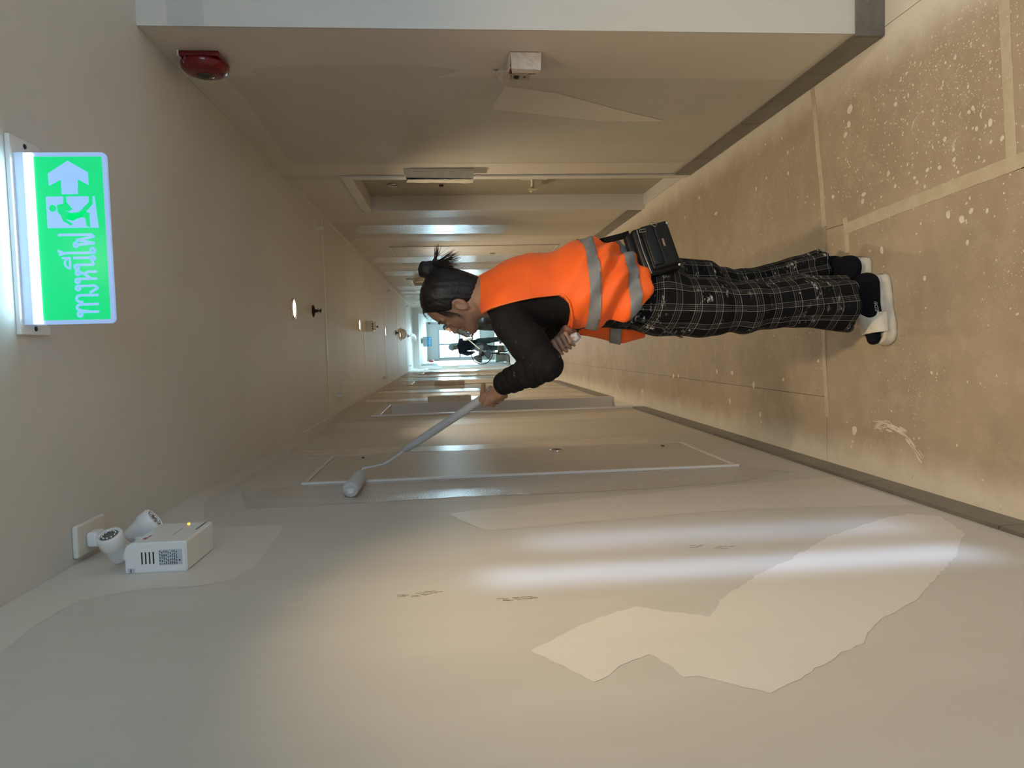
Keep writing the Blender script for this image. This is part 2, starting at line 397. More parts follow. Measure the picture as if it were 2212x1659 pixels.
def access_panel(idx, xw, n, y0, y1, z0, z1, lab):
    """flush service hatch, n = +1/-1 direction into the corridor"""
    r = bpy.data.objects.new('door_%d' % idx, None); COL.objects.link(r); struct(r, lab)
    t = .02; x1 = xw+n*.010
    m = MB(); m.box((xw, y0-t, z0-t), (x1, y0-.003, z1+t), .002); m.box((xw, y1+.003, z0-t), (xw+n*.004, y1+t, z1+t), .001)
    m.box((xw, y0-.0029, z1+.003), (xw+n*.006, y1+.0029, z1+t), .0015); m.box((xw, y0-.0029, z0-t), (xw+n*.008, y1+.0029, z0-.003), .002)
    m.build('hatch_frame', M_FRAME, r)
    MB().box((xw, y0, z0), (xw+n*.004, y1, z1), .001).build('hatch_leaf', M_PANEL, r)
    MB().box((xw, y0-.003, z0-.003), (xw+n*.0012, y1+.003, z1+.003)).build('shadow_gap', M_BLACK, r)
    ly = y1-.09
    MB().lathe([(.033, .0), (.033, .004), (.026, .006), (.022, .002), (0, .002)], 24, (xw+n*.004, ly, .99), (n, 0, 0)).build('ring_pull', M_CHROME, r)
    MB().lathe([(.021, .0), (.021, .0030), (0, .0032)], 20, (xw+n*.004, ly, .99), (n, 0, 0)).build('ring_recess', M_BLACK, r)
    for z in (z1-.13, z0+.12): MB().box((xw+n*.004, ly-.012, z-.014), (xw+n*.009, ly+.012, z-.004), .001).build('lock', M_DARKM, r)
    return r
access_panel(8, XL, 1, 2.70, 3.36, .37, 2.03, 'flush painted service hatch with a ring pull on the left wall')
access_panel(9, XR, -1, 7.1, 7.76, .37, 2.03, 'flush painted service hatch on the right wall beyond the recessed door')
access_panel(10, XL, 1, 12.2, 12.86, .37, 2.03, 'second flush service hatch far along the left wall')

# ------------------------------------------------------------------ fresh paint on the walls (each coat has its own outline)
def jitter_poly(poly, amp, step):
    out = []
    n = len(poly)
    for i in range(n):
        a, b = Vector(poly[i]), Vector(poly[(i+1) % n]); k = max(1, int((b-a).length/step))
        for j in range(k):
            p = a.lerp(b, j/k)
            if amp: p = p+Vector((random.uniform(-amp, amp), random.uniform(-amp, amp)))
            out.append(p)
    return out
def wall_patch(parent, xw, n, poly_yz, mat, amp=.004, step=.02, off=.0004):
    pts = jitter_poly(poly_yz, amp, step)
    pts = [(min(max(p[0], Y0), 17.8), min(max(p[1], .1), HC-.002)) for p in pts]
    wall_patch.k += 1; off += .00002*wall_patch.k
    V = [Vector((xw+n*off, y, z)) for y, z in pts]; Fc = []
    for t in tessellate_polygon([V]):
        nx = (V[t[1]]-V[t[0]]).cross(V[t[2]]-V[t[0]]).x
        if abs(nx) < 1e-12: continue
        Fc.append(t if nx*n > 0 else t[::-1])
    return MB().add(V, Fc).build('paint_patch', mat, parent)
wall_patch.k = 0
def pxl(pts): return [(p.y, p.z) for p in (on_x(X, Y, XL) for X, Y in pts)]
def pxr(pts): return [(p.y, p.z) for p in (on_x(X, Y, XR) for X, Y in pts)]
wall_patch(wl, XL, 1, pxl([(1145,1405),(1240,1358),(1320,1325),(1375,1310),(1420,1318),(1530,1332),(1560,1292),(1640,1240),(1700,1212),(1790,1160),(1900,1122),(1960,1110),(2030,1115),(2083,1150),(2065,1200),(2030,1240),(1985,1290),(1900,1340),(1860,1390),(1820,1410),(1740,1460),(1660,1497),(1560,1472),(1510,1462),(1480,1462),(1420,1420),(1400,1415),(1340,1440),(1285,1475),(1220,1440)]), M_NEWP, .003, .015)
wall_patch(wl, XL, 1, [(.55, 2.40), (.55, 2.22), (.95, 2.17)] + pxl([(0,1412),(80,1350),(170,1297),(260,1282),(330,1270),(420,1268),(500,1252),(555,1220),(590,1170),(612,1141),(600,1134),(470,1140),(440,1123),(440,1085),(520,1040),(600,990),(700,925),(730,895)]) + [(5.4, 2.40)], M_MIDP, .003, .02)
wall_patch(wl, XL, 1, pxl([(520,1062),(650,1051),(780,1046),(1000,1036),(1240,1026),(1600,1012),(1720,1018),(1600,1040),(1400,1056),(1250,1064),(1000,1073),(800,1086),(700,1091),(530,1100)]), M_WET, .003, .02, .0006)
wall_patch(wl, XL, 1, [(3.42, .5), (3.42, 2.25), (3.62, 2.28), (3.60, 1.2), (3.68, .45)], M_GLOSSP, .006, .04)
wall_patch(wl, XL, 1, [(4.62, .12), (4.55, 2.2), (4.95, 2.3), (4.9, 1.1), (5.1, .12)], M_MIDP, .006, .04)
wall_patch(wl, XL, 1, [(1.95, .12), (2.0, .6), (1.9, 1.4), (2.12, 1.5), (2.35, .5), (2.4, .12)], M_MIDP, .006, .03, .0003)
for (a, b, mt) in ((6.75, 7.1, M_GLOSSP), (7.5, 7.75, M_MIDP), (8.1, 8.5, M_GLOSSP), (8.8, 9.3, M_NEWP), (11.0, 11.5, M_GLOSSP), (11.7, 12.1, M_GLOSSP), (13.0, 13.25, M_GLOSSP), (14.7, 15.5, M_WET), (17.25, 17.8, M_WET)):
    wall_patch(wl, XL, 1, [(a, .12), (a-.05, 1.2), (a+.03, 2.3), (b, 2.33), (b+.08, 1.3), (b, .12)], mt, .01, .06)
# right wall
wall_patch(wr, XR, -1, [(2.302, 2.398), (4.22, 2.398)] + pxr([(660,360),(640,353),(620,345),(590,300),(560,258),(530,212),(505,185),(480,167),(552,163),(545,150),(570,145),(680,141),(900,140),(1000,150)]) + [(2.70, 1.5), (2.70, .12), (2.302, .12)], M_MIDP, .003, .02)
wall_patch(wr, XR, -1, pxr([(1062,235),(1090,185),(1200,200),(1330,235),(1440,262),(1300,262),(1150,245)]), M_NEWP, .003, .02, .0006)
wall_patch(wr, XR, -1, [(3.93, .12), (3.95, 2.398), (4.19, 2.398), (4.19, .12)], M_MIDP, .004, .03)
wall_patch(wr, XR, -1, [(5.29, .12), (5.29, 2.1), (4.3, 2.1), (4.3, 2.398), (5.75, 2.398), (5.55, 1.6), (5.5, 1.2), (5.85, .7), (5.7, .12)], M_MIDP, .006, .03)
wall_patch(wr, XR, -1, [(5.9, .9), (5.85, 2.2), (6.3, 2.25), (6.35, 1.0)], M_WET, .006, .03, .0006)
for (a, b, mt) in ((6.5, 6.7, M_MIDP), (7.9, 8.4, M_GLOSSP), (8.7, 9.0, M_NEWP), (9.3, 9.9, M_WET), (11.6, 12.2, M_GLOSSP), (12.6, 13.1, M_WET), (13.5, 14.2, M_GLOSSP), (15.75, 16.05, M_WET)):
    wall_patch(wr, XR, -1, [(a, .12), (a-.05, 1.2), (a+.03, 2.3), (b, 2.33), (b+.08, 1.3), (b, .12)], mt, .01, .06)
m = MB()
for x0, x1, z0, z1, in ((XR, XLOB, 2.20, 2.31),):
    m.box((x0+.002, YC-.0005, z0), (x1, YC, z1))
m.build('paint_patch', wallpaint('old_lobby_paint', (.50, .49, .46), (.54, .53, .50), .45), wlob)
# scuff marks on the left wall
M_SCUFF = plain('scuff', (.30, .25, .18), .7)
def scuff(pts, w):
    m = MB()
    for (a, b) in pts:
        for k in range(5):
            p = on_x(a+random.uniform(-16, 16), b+random.uniform(-3, 3), XL); l = random.uniform(.004, .014)
            m.box((XL, p.y-.0008, p.z-l), (XL+.0005, p.y+.0008, p.z+l*.6))
    o = m.build('scuff_marks', M_SCUFF, wl); o['kind'] = 'stuff'
scuff([(880,1288),(905,1284),(930,1280),(1085,1296),(1110,1294),(1140,1292),(1502,1180),(1563,1182)], .002)

# ------------------------------------------------------------------ ceiling fixtures
def emis(name, col, strength, base=None):
    return NT(name).set(base=base or col, rough=.4, emit=col, estr=strength).m
M_LAMP = emis('lit_lamp_lens', (1, .93, .80), 7)
WARM = (1, .78, .51)
DL = thing('downlight', 'lit round downlight in the ceiling, nearest the exit sign', 'downlight', (.256, 4.32, HC), 'ceiling downlights')
MB().lathe([(.050, -.004), (.054, -.008), (.064, -.006), (.068, 0)], 32, (.256, 4.32, HC)).build('trim_ring', M_CHROME, DL)
MB().lathe([(.0, -.0065), (.030, -.006), (.0505, -.004)], 32, (.256, 4.32, HC)).build('lens', M_LAMP, DL)
def dup(root, loc, label=None, group=None):
    r = root.copy(); COL.objects.link(r); r.location = loc
    if label: r['label'] = label
    if group: r['group'] = group
    for ch in root.children:
        c = ch.copy(); COL.objects.link(c); c.parent = r; c.matrix_parent_inverse = ch.matrix_parent_inverse.copy()
        for g in ch.children:
            e = g.copy(); COL.objects.link(e); e.parent = c; e.matrix_parent_inverse = g.matrix_parent_inverse.copy()
    return r
def lamp(y, x=.256, p=60, ang=114, col=None):
    l = bpy.data.lights.new('downlight_lamp', 'SPOT'); l.energy = p; l.color = col or WARM; l.spot_size = math.radians(ang); l.spot_blend = 1.0 if col else .85; l.shadow_soft_size = .045
    o = bpy.data.objects.new('downlight_lamp', l); COL.objects.link(o); o.location = (x, y, HC-.05)
lamp(4.32)
for i, y in enumerate((1.30, 7.36, 10.24, 13.2, 16.2)):
    dup(DL, (.256, y, HC), ['round downlight above the near end of the corridor', 'lit round downlight beside the square ceiling box', 'lit round downlight before the smoke detector', 'small lit downlight behind the smoke detector', 'farthest lit downlight before the bulkhead'][i])
    lamp(y, p=84 if y < 2 else 95, ang=118 if y < 2 else 114, col=(1, .745, .45) if y < 2 else None)
dup(DL, (1.45, .95, HC), 'round downlight over the lobby beside the corridor mouth'); lamp(.95, 1.45, 24, 122)

SPR = thing('sprinkler', 'dark metal sprinkler head right behind the nearest lit downlight', 'sprinkler', (.273, 4.92, HC), 'ceiling sprinklers')
MB().lathe([(.042, 0), (.042, -.004), (.030, -.012), (.014, -.016), (.010, -.02), (.009, -.03)], 24, (.273, 4.92, HC)).build('escutcheon', M_DARKM, SPR)
m = MB().tube([(.273, 4.92, HC-.016), (.273, 4.92, HC-.055)], .006, 10)
for s in (-1, 1): m.tube([(.273+s*.008, 4.92, HC-.022), (.273+s*.014, 4.92, HC-.035), (.273+s*.006, 4.92, HC-.052)], .002, 6)
m.build('frame_arms', M_DARKM, SPR)
MB().lathe([(0, -.053), (.018, -.053), (.018, -.057), (0, -.057)], 20, (.273, 4.92, HC)).build('deflector', M_DARKM, SPR)
for y, lb in ((8.72, 'small sprinkler head just behind the square ceiling box'), (12.2, 'sprinkler head in front of the smoke detector'), (15.6, 'sprinkler head behind the smoke detector'), (17.4, 'farthest sprinkler head under the ceiling')): dup(SPR, (.275, y, HC), lb)

# square box fixed to the ceiling with a row of dark contacts
SB = thing('ceiling_box', 'beige square box on the ceiling between two downlights', 'ceiling box', (.263, 7.95, HC))
MB().box((.205, 7.95, HC-.085), (.32, 8.03, HC), .006).build('housing', M_WHITE2, SB)
MB().box((.215, 8.03, HC-.10), (.31, 8.06, HC-.03), .004).build('bracket', M_WHITE2, SB)
for k in range(3): MB().box((.222+k*.027, 7.946, HC-.078), (.240+k*.027, 7.951, HC-.066)).build('contact', M_DARKM, SB)
# smoke detector dome
SD = thing('smoke_detector', 'round smoke detector dome with a white base on the far ceiling', 'smoke detector', (.275, 13.46, HC))
MB().lathe([(.12, 0), (.12, -.012), (.105, -.018)], 32, (.275, 13.46, HC)).build('base', M_WHITE, SD)
MB().lathe([(.10, -.016), (.098, -.05), (.075, -.085), (.04, -.105), (0, -.11)], 32, (.275, 13.46, HC)).build('dome', M_WHITE2, SD)
dup(SD, (.257, 17.2, HC), 'smaller looking smoke detector by the bulkhead')
SD2 = thing('smoke_detector', 'small round smoke detector far behind the bulkhead', 'smoke detector', (.2, 19.3, 2.262))
MB().lathe([(.07, 0), (.07, -.02), (.05, -.05), (0, -.06)], 24, (.2, 19.3, 2.262)).build('dome', M_WHITE2, SD2)
# small white clips along both ceiling edges
CL = thing('ceiling_clip', 'small white clip on the ceiling, nearest on the left side', 'clip', (-.365, 5.78, HC), 'small ceiling clips')
MB().box((-.392, 5.765, HC-.005), (-.338, 5.805, HC), .001).build('plate', M_WHITE, CL)
MB().box((-.376, 5.770, HC-.045), (-.354, 5.800, HC-.003), .004).build('hook', M_WHITE, CL)
for x, y, lb in ((-.386, 9.85, 'middle white clip on the left side of the ceiling'), (-.383, 15.9, 'far white clip on the left side of the ceiling'), (.885, 10.87, 'middle white clip on the right side of the ceiling'), (.915, 15.5, 'far white clip on the right side of the ceiling'), (.88, 5.2, 'white clip on the ceiling above the recessed door')):
    dup(CL, (x, y, HC), lb)

# ------------------------------------------------------------------ exit sign
SY = 1.62
sg = thing('exit_sign', 'glowing green exit sign with arrow and running figure hung from the ceiling', 'exit sign', (.257, SY, HC))
MB().box((.052, 1.600, HC-.010), (.478, 1.712, HC), .002).build('ceiling_plate', M_WHITE, sg)
for x in (.066, .464): MB().lathe([(.0, -.0125), (.005, -.012), (.006, -.0095)], 12, (x, 1.655, HC)).build('screw', M_BLACK, sg)
MB().box((.075, 1.700, HC-.0106), (.100, 1.711, HC-.0101)).build('rating_sticker', plain('sticker', (.35, .36, .40), .5), sg)
# lamp trough
M_TROUGH = NT('sign_trough').set(base=(.6, .7, .85), rough=.35, emit=(.30, .50, .78), estr=.30).m
MB().box((.073, 1.612, HC-.030), (.441, 1.665, HC-.010), .002).build('lamp_housing', M_TROUGH, sg)
M_GLOW = emis('sign_edge_glow', (.80, .92, 1), 2.2)
MB().box((.0745, 1.6112, HC-.048), (.4395, 1.6275, HC-.030), .001).build('light_bar', M_GLOW, sg)
def rrect(x0, x1, z0, z1, r, corners=(1, 1, 1, 1), n=6):
    out = []
    for (cx, cz, a0, on) in ((x1-r, z1-r, 0, corners[0]), (x0+r, z1-r, 90, corners[1]), (x0+r, z0+r, 180, corners[2]), (x1-r, z0+r, 270, corners[3])):
        if not on:
            out.append((x1 if a0 in (0, 270) else x0, z1 if a0 in (0, 90) else z0)); continue
        for k in range(n+1):
            a = math.radians(a0+90*k/n); out.append((cx+r*math.cos(a), cz+r*math.sin(a)))
    return out
M_ACRYL = NT('sign_acrylic').set(base=(.30, .40, .62), rough=.15, emit=(.34, .52, .90), estr=.5).m
M_GREEN = NT('sign_green').set(base=(.01, .35, .14), rough=.3, emit=(.0, .70, .20), estr=.70).m
M_SWHITE = NT('sign_white').set(base=(.22, .34, .55), rough=.3, emit=(.27, .48, .95), estr=.72).m
SX0, SX1, SZ0, SZ1 = .073, .441, 2.203, 2.358
MB().prism(rrect(SX0, SX1, SZ0, SZ1, .011, (0, 0, 1, 1)), (0, 1.6165, 0), (1, 0, 0), (0, 0, 1), (0, .007, 0)).build('acrylic_panel', M_ACRYL, sg)
MB().prism(rrect(SX0+.009, SX1-.009, SZ0+.009, SZ1-.002, .004), (0, 1.6158, 0), (1, 0, 0), (0, 0, 1), (0, .0006, 0)).build('green_field', M_GREEN, sg)
# pictogram, traced in sign coordinates: u from the left edge, v from the bottom
def S(u, v): return (SX0+u, SZ0+v)
Y_P = 1.6150
def sgeo(name, polys, mat):
    m = MB()
    for p in polys: m.prism([S(*q) for q in p], (0, Y_P, 0), (1, 0, 0), (0, 0, 1), (0, .0006, 0))
    return m.build(name, mat, sg)
# arrow
sgeo('arrow', [[(.350, .079), (.325, .039), (.298, .039), (.311, .061), (.279, .062), (.279, .095), (.310, .095), (.297, .120), (.323, .121)]], M_SWHITE)
# doorway with the running figure left green
sgeo('doorway', [[(.274, .028), (.274, .128), (.207, .128), (.207, .023)]], M_SWHITE)
G = Y_P-.0007
def sgreen(name, polys):
    m = MB()
    for p in polys: m.prism([S(*q) for q in p], (0, G, 0), (1, 0, 0), (0, 0, 1), (0, .0006, 0))
    return m.build(name, M_GREEN, sg)
circ = [(.249+.0075*math.cos(t), .115+.0075*math.sin(t)) for t in [2*math.pi*k/16 for k in range(16)]]
sgreen('figure', [circ,
    [(.256, .106), (.240, .105), (.226, .092), (.231, .080), (.238, .078), (.245, .090)],
    [(.256, .106), (.245, .090), (.242, .083), (.247, .074), (.253, .079), (.262, .086), (.274, .086), (.274, .092), (.259, .093)],
    [(.240, .105), (.236, .100), (.222, .096), (.211, .079), (.216, .076), (.226, .091)],
    [(.226, .092), (.238, .078), (.236, .066), (.262, .040), (.274, .040), (.274, .032), (.257, .032), (.229, .058), (.222, .076)],
    [(.238, .082), (.226, .086), (.222, .074), (.230, .066), (.228, .050), (.210, .047), (.207, .040), (.238, .040), (.241, .046), (.240, .070)]])
def text_mesh(body, size, align='LEFT'):
    c = bpy.data.curves.new('lettering', 'FONT'); c.body = body; c.size = size; c.align_x = align; c.extrude = .0003; c.resolution_u = 4
    t = bpy.data.objects.new('lettering', c); COL.objects.link(t)
    dg = bpy.context.evaluated_depsgraph_get(); dg.update(); me = bpy.data.meshes.new_from_object(t.evaluated_get(dg))
    bpy.data.objects.remove(t); bpy.data.curves.remove(c); return me
# looped Thai letters as strokes; each letter: width, list of polylines in a box 0..1 high (marks above run to 1.75)
def ring(cx, cy, r, a0=0, n=10): return [(cx+r*math.cos(math.radians(a0)+2*math.pi*k/n), cy+r*math.sin(math.radians(a0)+2*math.pi*k/n)) for k in range(n+1)]
def arc(cx, cy, rx, ry, a0, a1, n=8): return [(cx+rx*math.cos(math.radians(a0+(a1-a0)*k/n)), cy+ry*math.sin(math.radians(a0+(a1-a0)*k/n))) for k in range(n+1)]
THAI = [
 (.62, [ring(.10, .86, .10, 0)+[(.20, .80), (.20, 0)], [(.20, .35), (.26, .75)]+arc(.40, .80, .13, .18, 160, 0)+[(.54, 0)]]),                  # tho
 (.42, [[(.02, .72)]+arc(.17, .78, .15, .20, 170, 0)+[(.32, 0)]]),                                                                             # aa
 (.44, [ring(.22, .88, .09, 0)+[(.31, .88), (.31, .40)]+arc(.20, .2, .12, .2, 0, -90)+[(.02, .32)]]),                                             # ngo
 (.62, [ring(.10, .88, .09, 0)+[(.19, .85), (.19, 0)], [(.19, .25), (.45, .62)]+ring(.46, .84, .09, -90)+[(.42, .58), (.50, .35), (.50, 0)]]),      # ho
 (.60, [ring(.10, .88, .09, 0)+[(.19, .85), (.19, .12)], [(.19, .10), (.40, .16)]+ring(.47, .12, .09, 180)+[(.50, .25), (.50, .98)]]),              # no
 (.36, [ring(.22, .10, .10, 180)+[(.12, .14), (.12, 1.35), (.05, 1.62), (.14, 1.50), (.22, 1.68)]]),                                                # ai
 (.66, [ring(.12, .86, .09, 0)+[(.12, .76), (.18, .02), (.33, .80), (.47, .02), (.56, .12), (.56, 1.62)]]),                                          # fo
]
def stroke(m, pts, w, y):
    for i in range(len(pts)-1):
        a, b = Vector(pts[i]), Vector(pts[i+1])
        if (b-a).length < 1e-6: continue
        d = (b-a).normalized(); nn = Vector((-d.y, d.x))*w/2; e = d*w*.3
        q = [a-e+nn, a-e-nn, b+e-nn, b+e+nn]; m.prism([(v.x, v.y) for v in q], (0, y, 0), (1, 0, 0), (0, 0, 1), (0, .0003, 0))
m = MB(); TX, TZ, TH, KX = SX0+.016, SZ0+.033, .045, .0486
for gi, (w_, strokes) in enumerate(THAI):
    for pl_ in strokes: stroke(m, [(TX+px*KX, TZ+pz*TH) for px, pz in pl_], .0052, G-.00002*gi)
    if gi == 4:                                              # vowel above: a flat bow with a tick
        stroke(m, [(TX+px*KX, TZ+pz*TH) for px, pz in [(.04, 1.18)]+arc(.27, 1.2, .22, .22, 180, 0)+[(.50, 1.18), (.04, 1.18)]], .0042, G-.0001)
        stroke(m, [(TX+px*KX, TZ+pz*TH) for px, pz in [(.50, 1.18), (.50, 1.52)]], .0042, G-.00012)
    TX += w_*KX
m.build('lettering', M_SWHITE, sg, label='Thai lettering on the exit sign')
l = bpy.data.lights.new('exit_sign_lamp', 'AREA'); l.shape = 'RECTANGLE'; l.size = .34; l.size_y = .05; l.energy = .3; l.color = (.45, .75, 1)
o = bpy.data.objects.new('exit_sign_lamp', l); COL.objects.link(o); o.location = (.257, 1.60, HC-.03); o.rotation_euler = Vector((0, -1, .25)).to_track_quat('-Z', 'Y').to_euler()

# far exit sign, same kind
fs = thing('exit_sign', 'small far exit sign hung in front of the end window', 'exit sign', (.19, 21.0, 2.262))
M_FBLUE = NT('far_sign_face').set(base=(.05, .25, .45), rough=.4, emit=(.02, .30, .45), estr=.5).m
MB().box((.05, 20.98, 2.03), (.33, 21.0, 2.16), .003).build('panel', M_FBLUE, fs)
MB().box((.04, 20.97, 2.16), (.34, 21.01, 2.262), .003).build('housing', M_WHITE, fs)
for x0, x1, z0, z1 in ((.07, .11, 2.06, 2.10), (.125, .15, 2.05, 2.12), (.165, .19, 2.05, 2.10), (.205, .22, 2.05, 2.13), (.24, .31, 2.05, 2.09)):
    MB().box((x0, 20.976, z0), (x1, 20.9795, z1)).build('mark', M_SWHITE, fs)

# ------------------------------------------------------------------ emergency light unit
em = thing('emergency_light', 'white twin head emergency light unit on the left wall', 'emergency light', (-.466, 1.757, 2.10))
EX0, EX1, EY0, EY1, EZ0, EZ1 = XL, -.430, 1.668, 1.852, 2.098, 2.236
prof = [(EX0, EZ0), (EX1-.006, EZ0)] + [(EX1-.006+.006*math.sin(t), EZ0+.006-.006*math.cos(t)) for t in (.5, 1.0, 1.57)] + [(EX1, EZ1-.02)] + [(EX1-.02+.02*math.cos(t), EZ1-.02+.02*math.sin(t)) for t in (.3, .6, .9, 1.2, 1.57)] + [(EX0, EZ1)]
bm = bmesh.new()
m = MB().prism(prof, (0, EY0, 0), (1, 0, 0), (0, 0, 1), (0, EY1-EY0, 0)); me_ = m.mesh('tmp'); bm.from_mesh(me_); bmesh.ops.recalc_face_normals(bm, faces=bm.faces[:])
bmesh.ops.bevel(bm, geom=[e for e in bm.edges if e.calc_face_angle(0) > 1.2], offset=.003, segments=2, affect='EDGES'); bm.to_mesh(me_); bm.free()
obj('housing', me_, M_WHITE, em)
for k in range(4): MB().box((-.480, EY0-.0006, 2.196-k*.0085+.0), (-.452, EY0+.002, 2.199-k*.0085)).build('vent_slot', M_BLACK, em)
M_LBL = plain('silver_label', (.50, .56, .62), .35); M_INK = plain('label_ink', (.03, .03, .04), .5)
MB().box((-.484, EY0-.0008, 2.108), (-.448, EY0+.001, 2.160)).build('rating_label', M_LBL, em)
m = MB()
for i in range(9):                                         # lines of fine print on the rating label
    z = 2.157-i*.0046; x = -.482
    while x < -.452:
        w_ = random.uniform(.002, .007); m.box((x, EY0-.0011, z-.0009), (min(x+w_, -.450), EY0-.0007, z+.0009)); x += w_+random.uniform(.001, .004)
m.prism([(-.476, 2.1135), (-.4735, 2.116), (-.471, 2.1135), (-.4735, 2.111)], (0, EY0-.0011, 0), (1, 0, 0), (0, 0, 1), (0, .0004, 0))
m.build('fine_print', M_INK, em)
MB().box((-.4995, EY0-.0008, 2.214), (-.4885, EY0+.001, 2.230)).build('serial_label', M_LBL, em)
MB().box((-.498, EY0-.0011, 2.222), (-.490, EY0-.0007, 2.224)).build('fine_print', M_INK, em)
MB().box((EX1-.001, 1.775, 2.110), (EX1+.0006, 1.845, 2.114)).build('indicator_strip', plain('indicator_strip', (.10, .09, .09), .4), em)
MB().lathe([(0, .003), (.0026, .0022), (.0032, 0)], 12, (EX1+.0004, 1.835, 2.151), (1, 0, 0)).build('indicator_lamp', emis('amber_lamp', (1, .55, .02), 4), em)
MB().box((EX1-.001, 1.80, 2.118), (EX1+.0006, 1.848, 2.156)).build('indicator_window', plain('indicator_window', (.13, .115, .11), .3), em) if False else None
MB().box((EX1-.001, 1.70, 2.2), (EX1+.0005, 1.716, 2.208), .0002).build('red_logo', plain('red_logo', (.35, .05, .05), .4), em)
MB().box((EX1-.001, 1.72, 2.2), (EX1+.0005, 1.735, 2.204), .0002).build('red_logo', plain('red_logo2', (.35, .07, .06), .4), em)
MB().box((EX1-.001, 1.73, 2.150), (EX1+.0005, 1.79, 2.1512), .0002).build('seam', plain('seam', (.2, .19, .18), .4), em)
def lamp_head(p, d, r, leds):
    """bell shaped lamp head, p centre of the lens, d outward direction"""
    d = Vector(d).normalized(); p = Vector(p)
    h = MB().lathe([(.0, -.078), (r*.55, -.077), (r*.66, -.070), (r*.86, -.034), (r, -.030), (r, -.003), (r*.97, 0), (r*.74, .0), (r*.72, -.004)], 32, p, d).build('lamp_head', M_WHITE, em)
    MB().lathe([(0, -.0045), (r*.72, -.004)], 32, p, d).build('reflector', plain('reflector_grey', (.22, .23, .24), .3, metal=.6), h)
    u = d.orthogonal().normalized(); w = d.cross(u)
    for k in range(leds):
        q = p+(u*math.cos(2*math.pi*k/leds)+w*math.sin(2*math.pi*k/leds))*r*.52
        MB().lathe([(0, .003), (.0022, .001), (.0026, -.003)], 8, q, d).build('led', M_CHROME, h)
    return h
lamp_head((-.412, 1.690, 2.278), (.88, -.38, .12), .0285, 10)
lamp_head((-.412, 1.842, 2.236), (.55, .15, -.75), .030, 8)
m = MB(); m.lathe([(.020, 0), (.020, .012), (.014, .02), (.012, .03)], 20, (-.468, 1.715, 2.234), (0, 0, 1)); m.tube([(-.468, 1.715, 2.255), (-.46, 1.705, 2.275)], .009, 12); m.build('swivel', M_WHITE, em)
m = MB(); m.lathe([(.020, 0), (.020, .012), (.014, .02), (.012, .03)], 20, (-.468, 1.815, 2.234), (0, 0, 1)); m.tube([(-.468, 1.815, 2.255), (-.45, 1.825, 2.28)], .009, 12); m.build('swivel', M_WHITE, em)
# socket plate on the ceiling above it, with a plug
so = thing('ceiling_socket', 'white socket plate with a plug on the ceiling above the emergency light', 'socket', (-.447, 1.85, HC))
MB().box((-.487, 1.765, HC-.014), (-.408, 1.905, HC), .005).build('plate', M_WHITE2, so)
pl = MB().box((-.470, 1.80, HC-.042), (-.432, 1.845, HC-.0141), .008).build('plug', M_WHITE, so)
MB().tube([(-.452, 1.82, HC-.04), (-.455, 1.80, HC-.075), (-.458, 1.775, HC-.105), (-.462, 1.76, HC-.13), (-.464, 1.757, HC-.166)], [.012, .008, .0045, .004, .004], 10).build('cord', M_WHITE, pl)

# ------------------------------------------------------------------ fire bell
BC = Vector((XR, 2.545, 2.280))
fb = thing('fire_bell', 'red round fire alarm bell high on the right wall', 'fire bell', BC)
M_RED = NT('red_enamel'); p_ = M_RED.pos()
M_RED.set(base=M_RED.mix(M_RED.step(M_RED.noise(p_, 28, 3, .6), .66, .70), (.17, .003, .008), (.40, .26, .26)), rough=.25, coat=.2); M_RED = M_RED.m
MB().box((XR-.018, 2.475, 2.213), (XR, 2.605, 2.343), .006).build('back_box', M_RED, fb)
MB().prism([(2.472, 2.341), (2.472, 2.346), (2.61, 2.346), (2.61, 2.342)], (XR-.020, 0, 0), (0, 1, 0), (0, 0, 1), (.024, 0, 0)).build('paint_rim', M_WHITE, fb)
m = MB().lathe([(.070, .019), (.078, .020), (.079, .026), (.076, .038), (.066, .049), (.048, .056), (.030, .059), (0, .060)], 40, BC, (-1, 0, 0)); m.build('gong', M_RED, fb)
MB().lathe([(.068, .0185), (.068, .024), (.030, .03)], 32, BC, (-1, 0, 0)).build('gong_inside', M_BLACK, fb)
MB().lathe([(.029, .0595), (.028, .0625), (.012, .064), (.009, .067), (0, .068)], 28, BC, (-1, 0, 0)).build('centre_cap', plain('dull_brass', (.10, .085, .06), .35, metal=.8), fb)

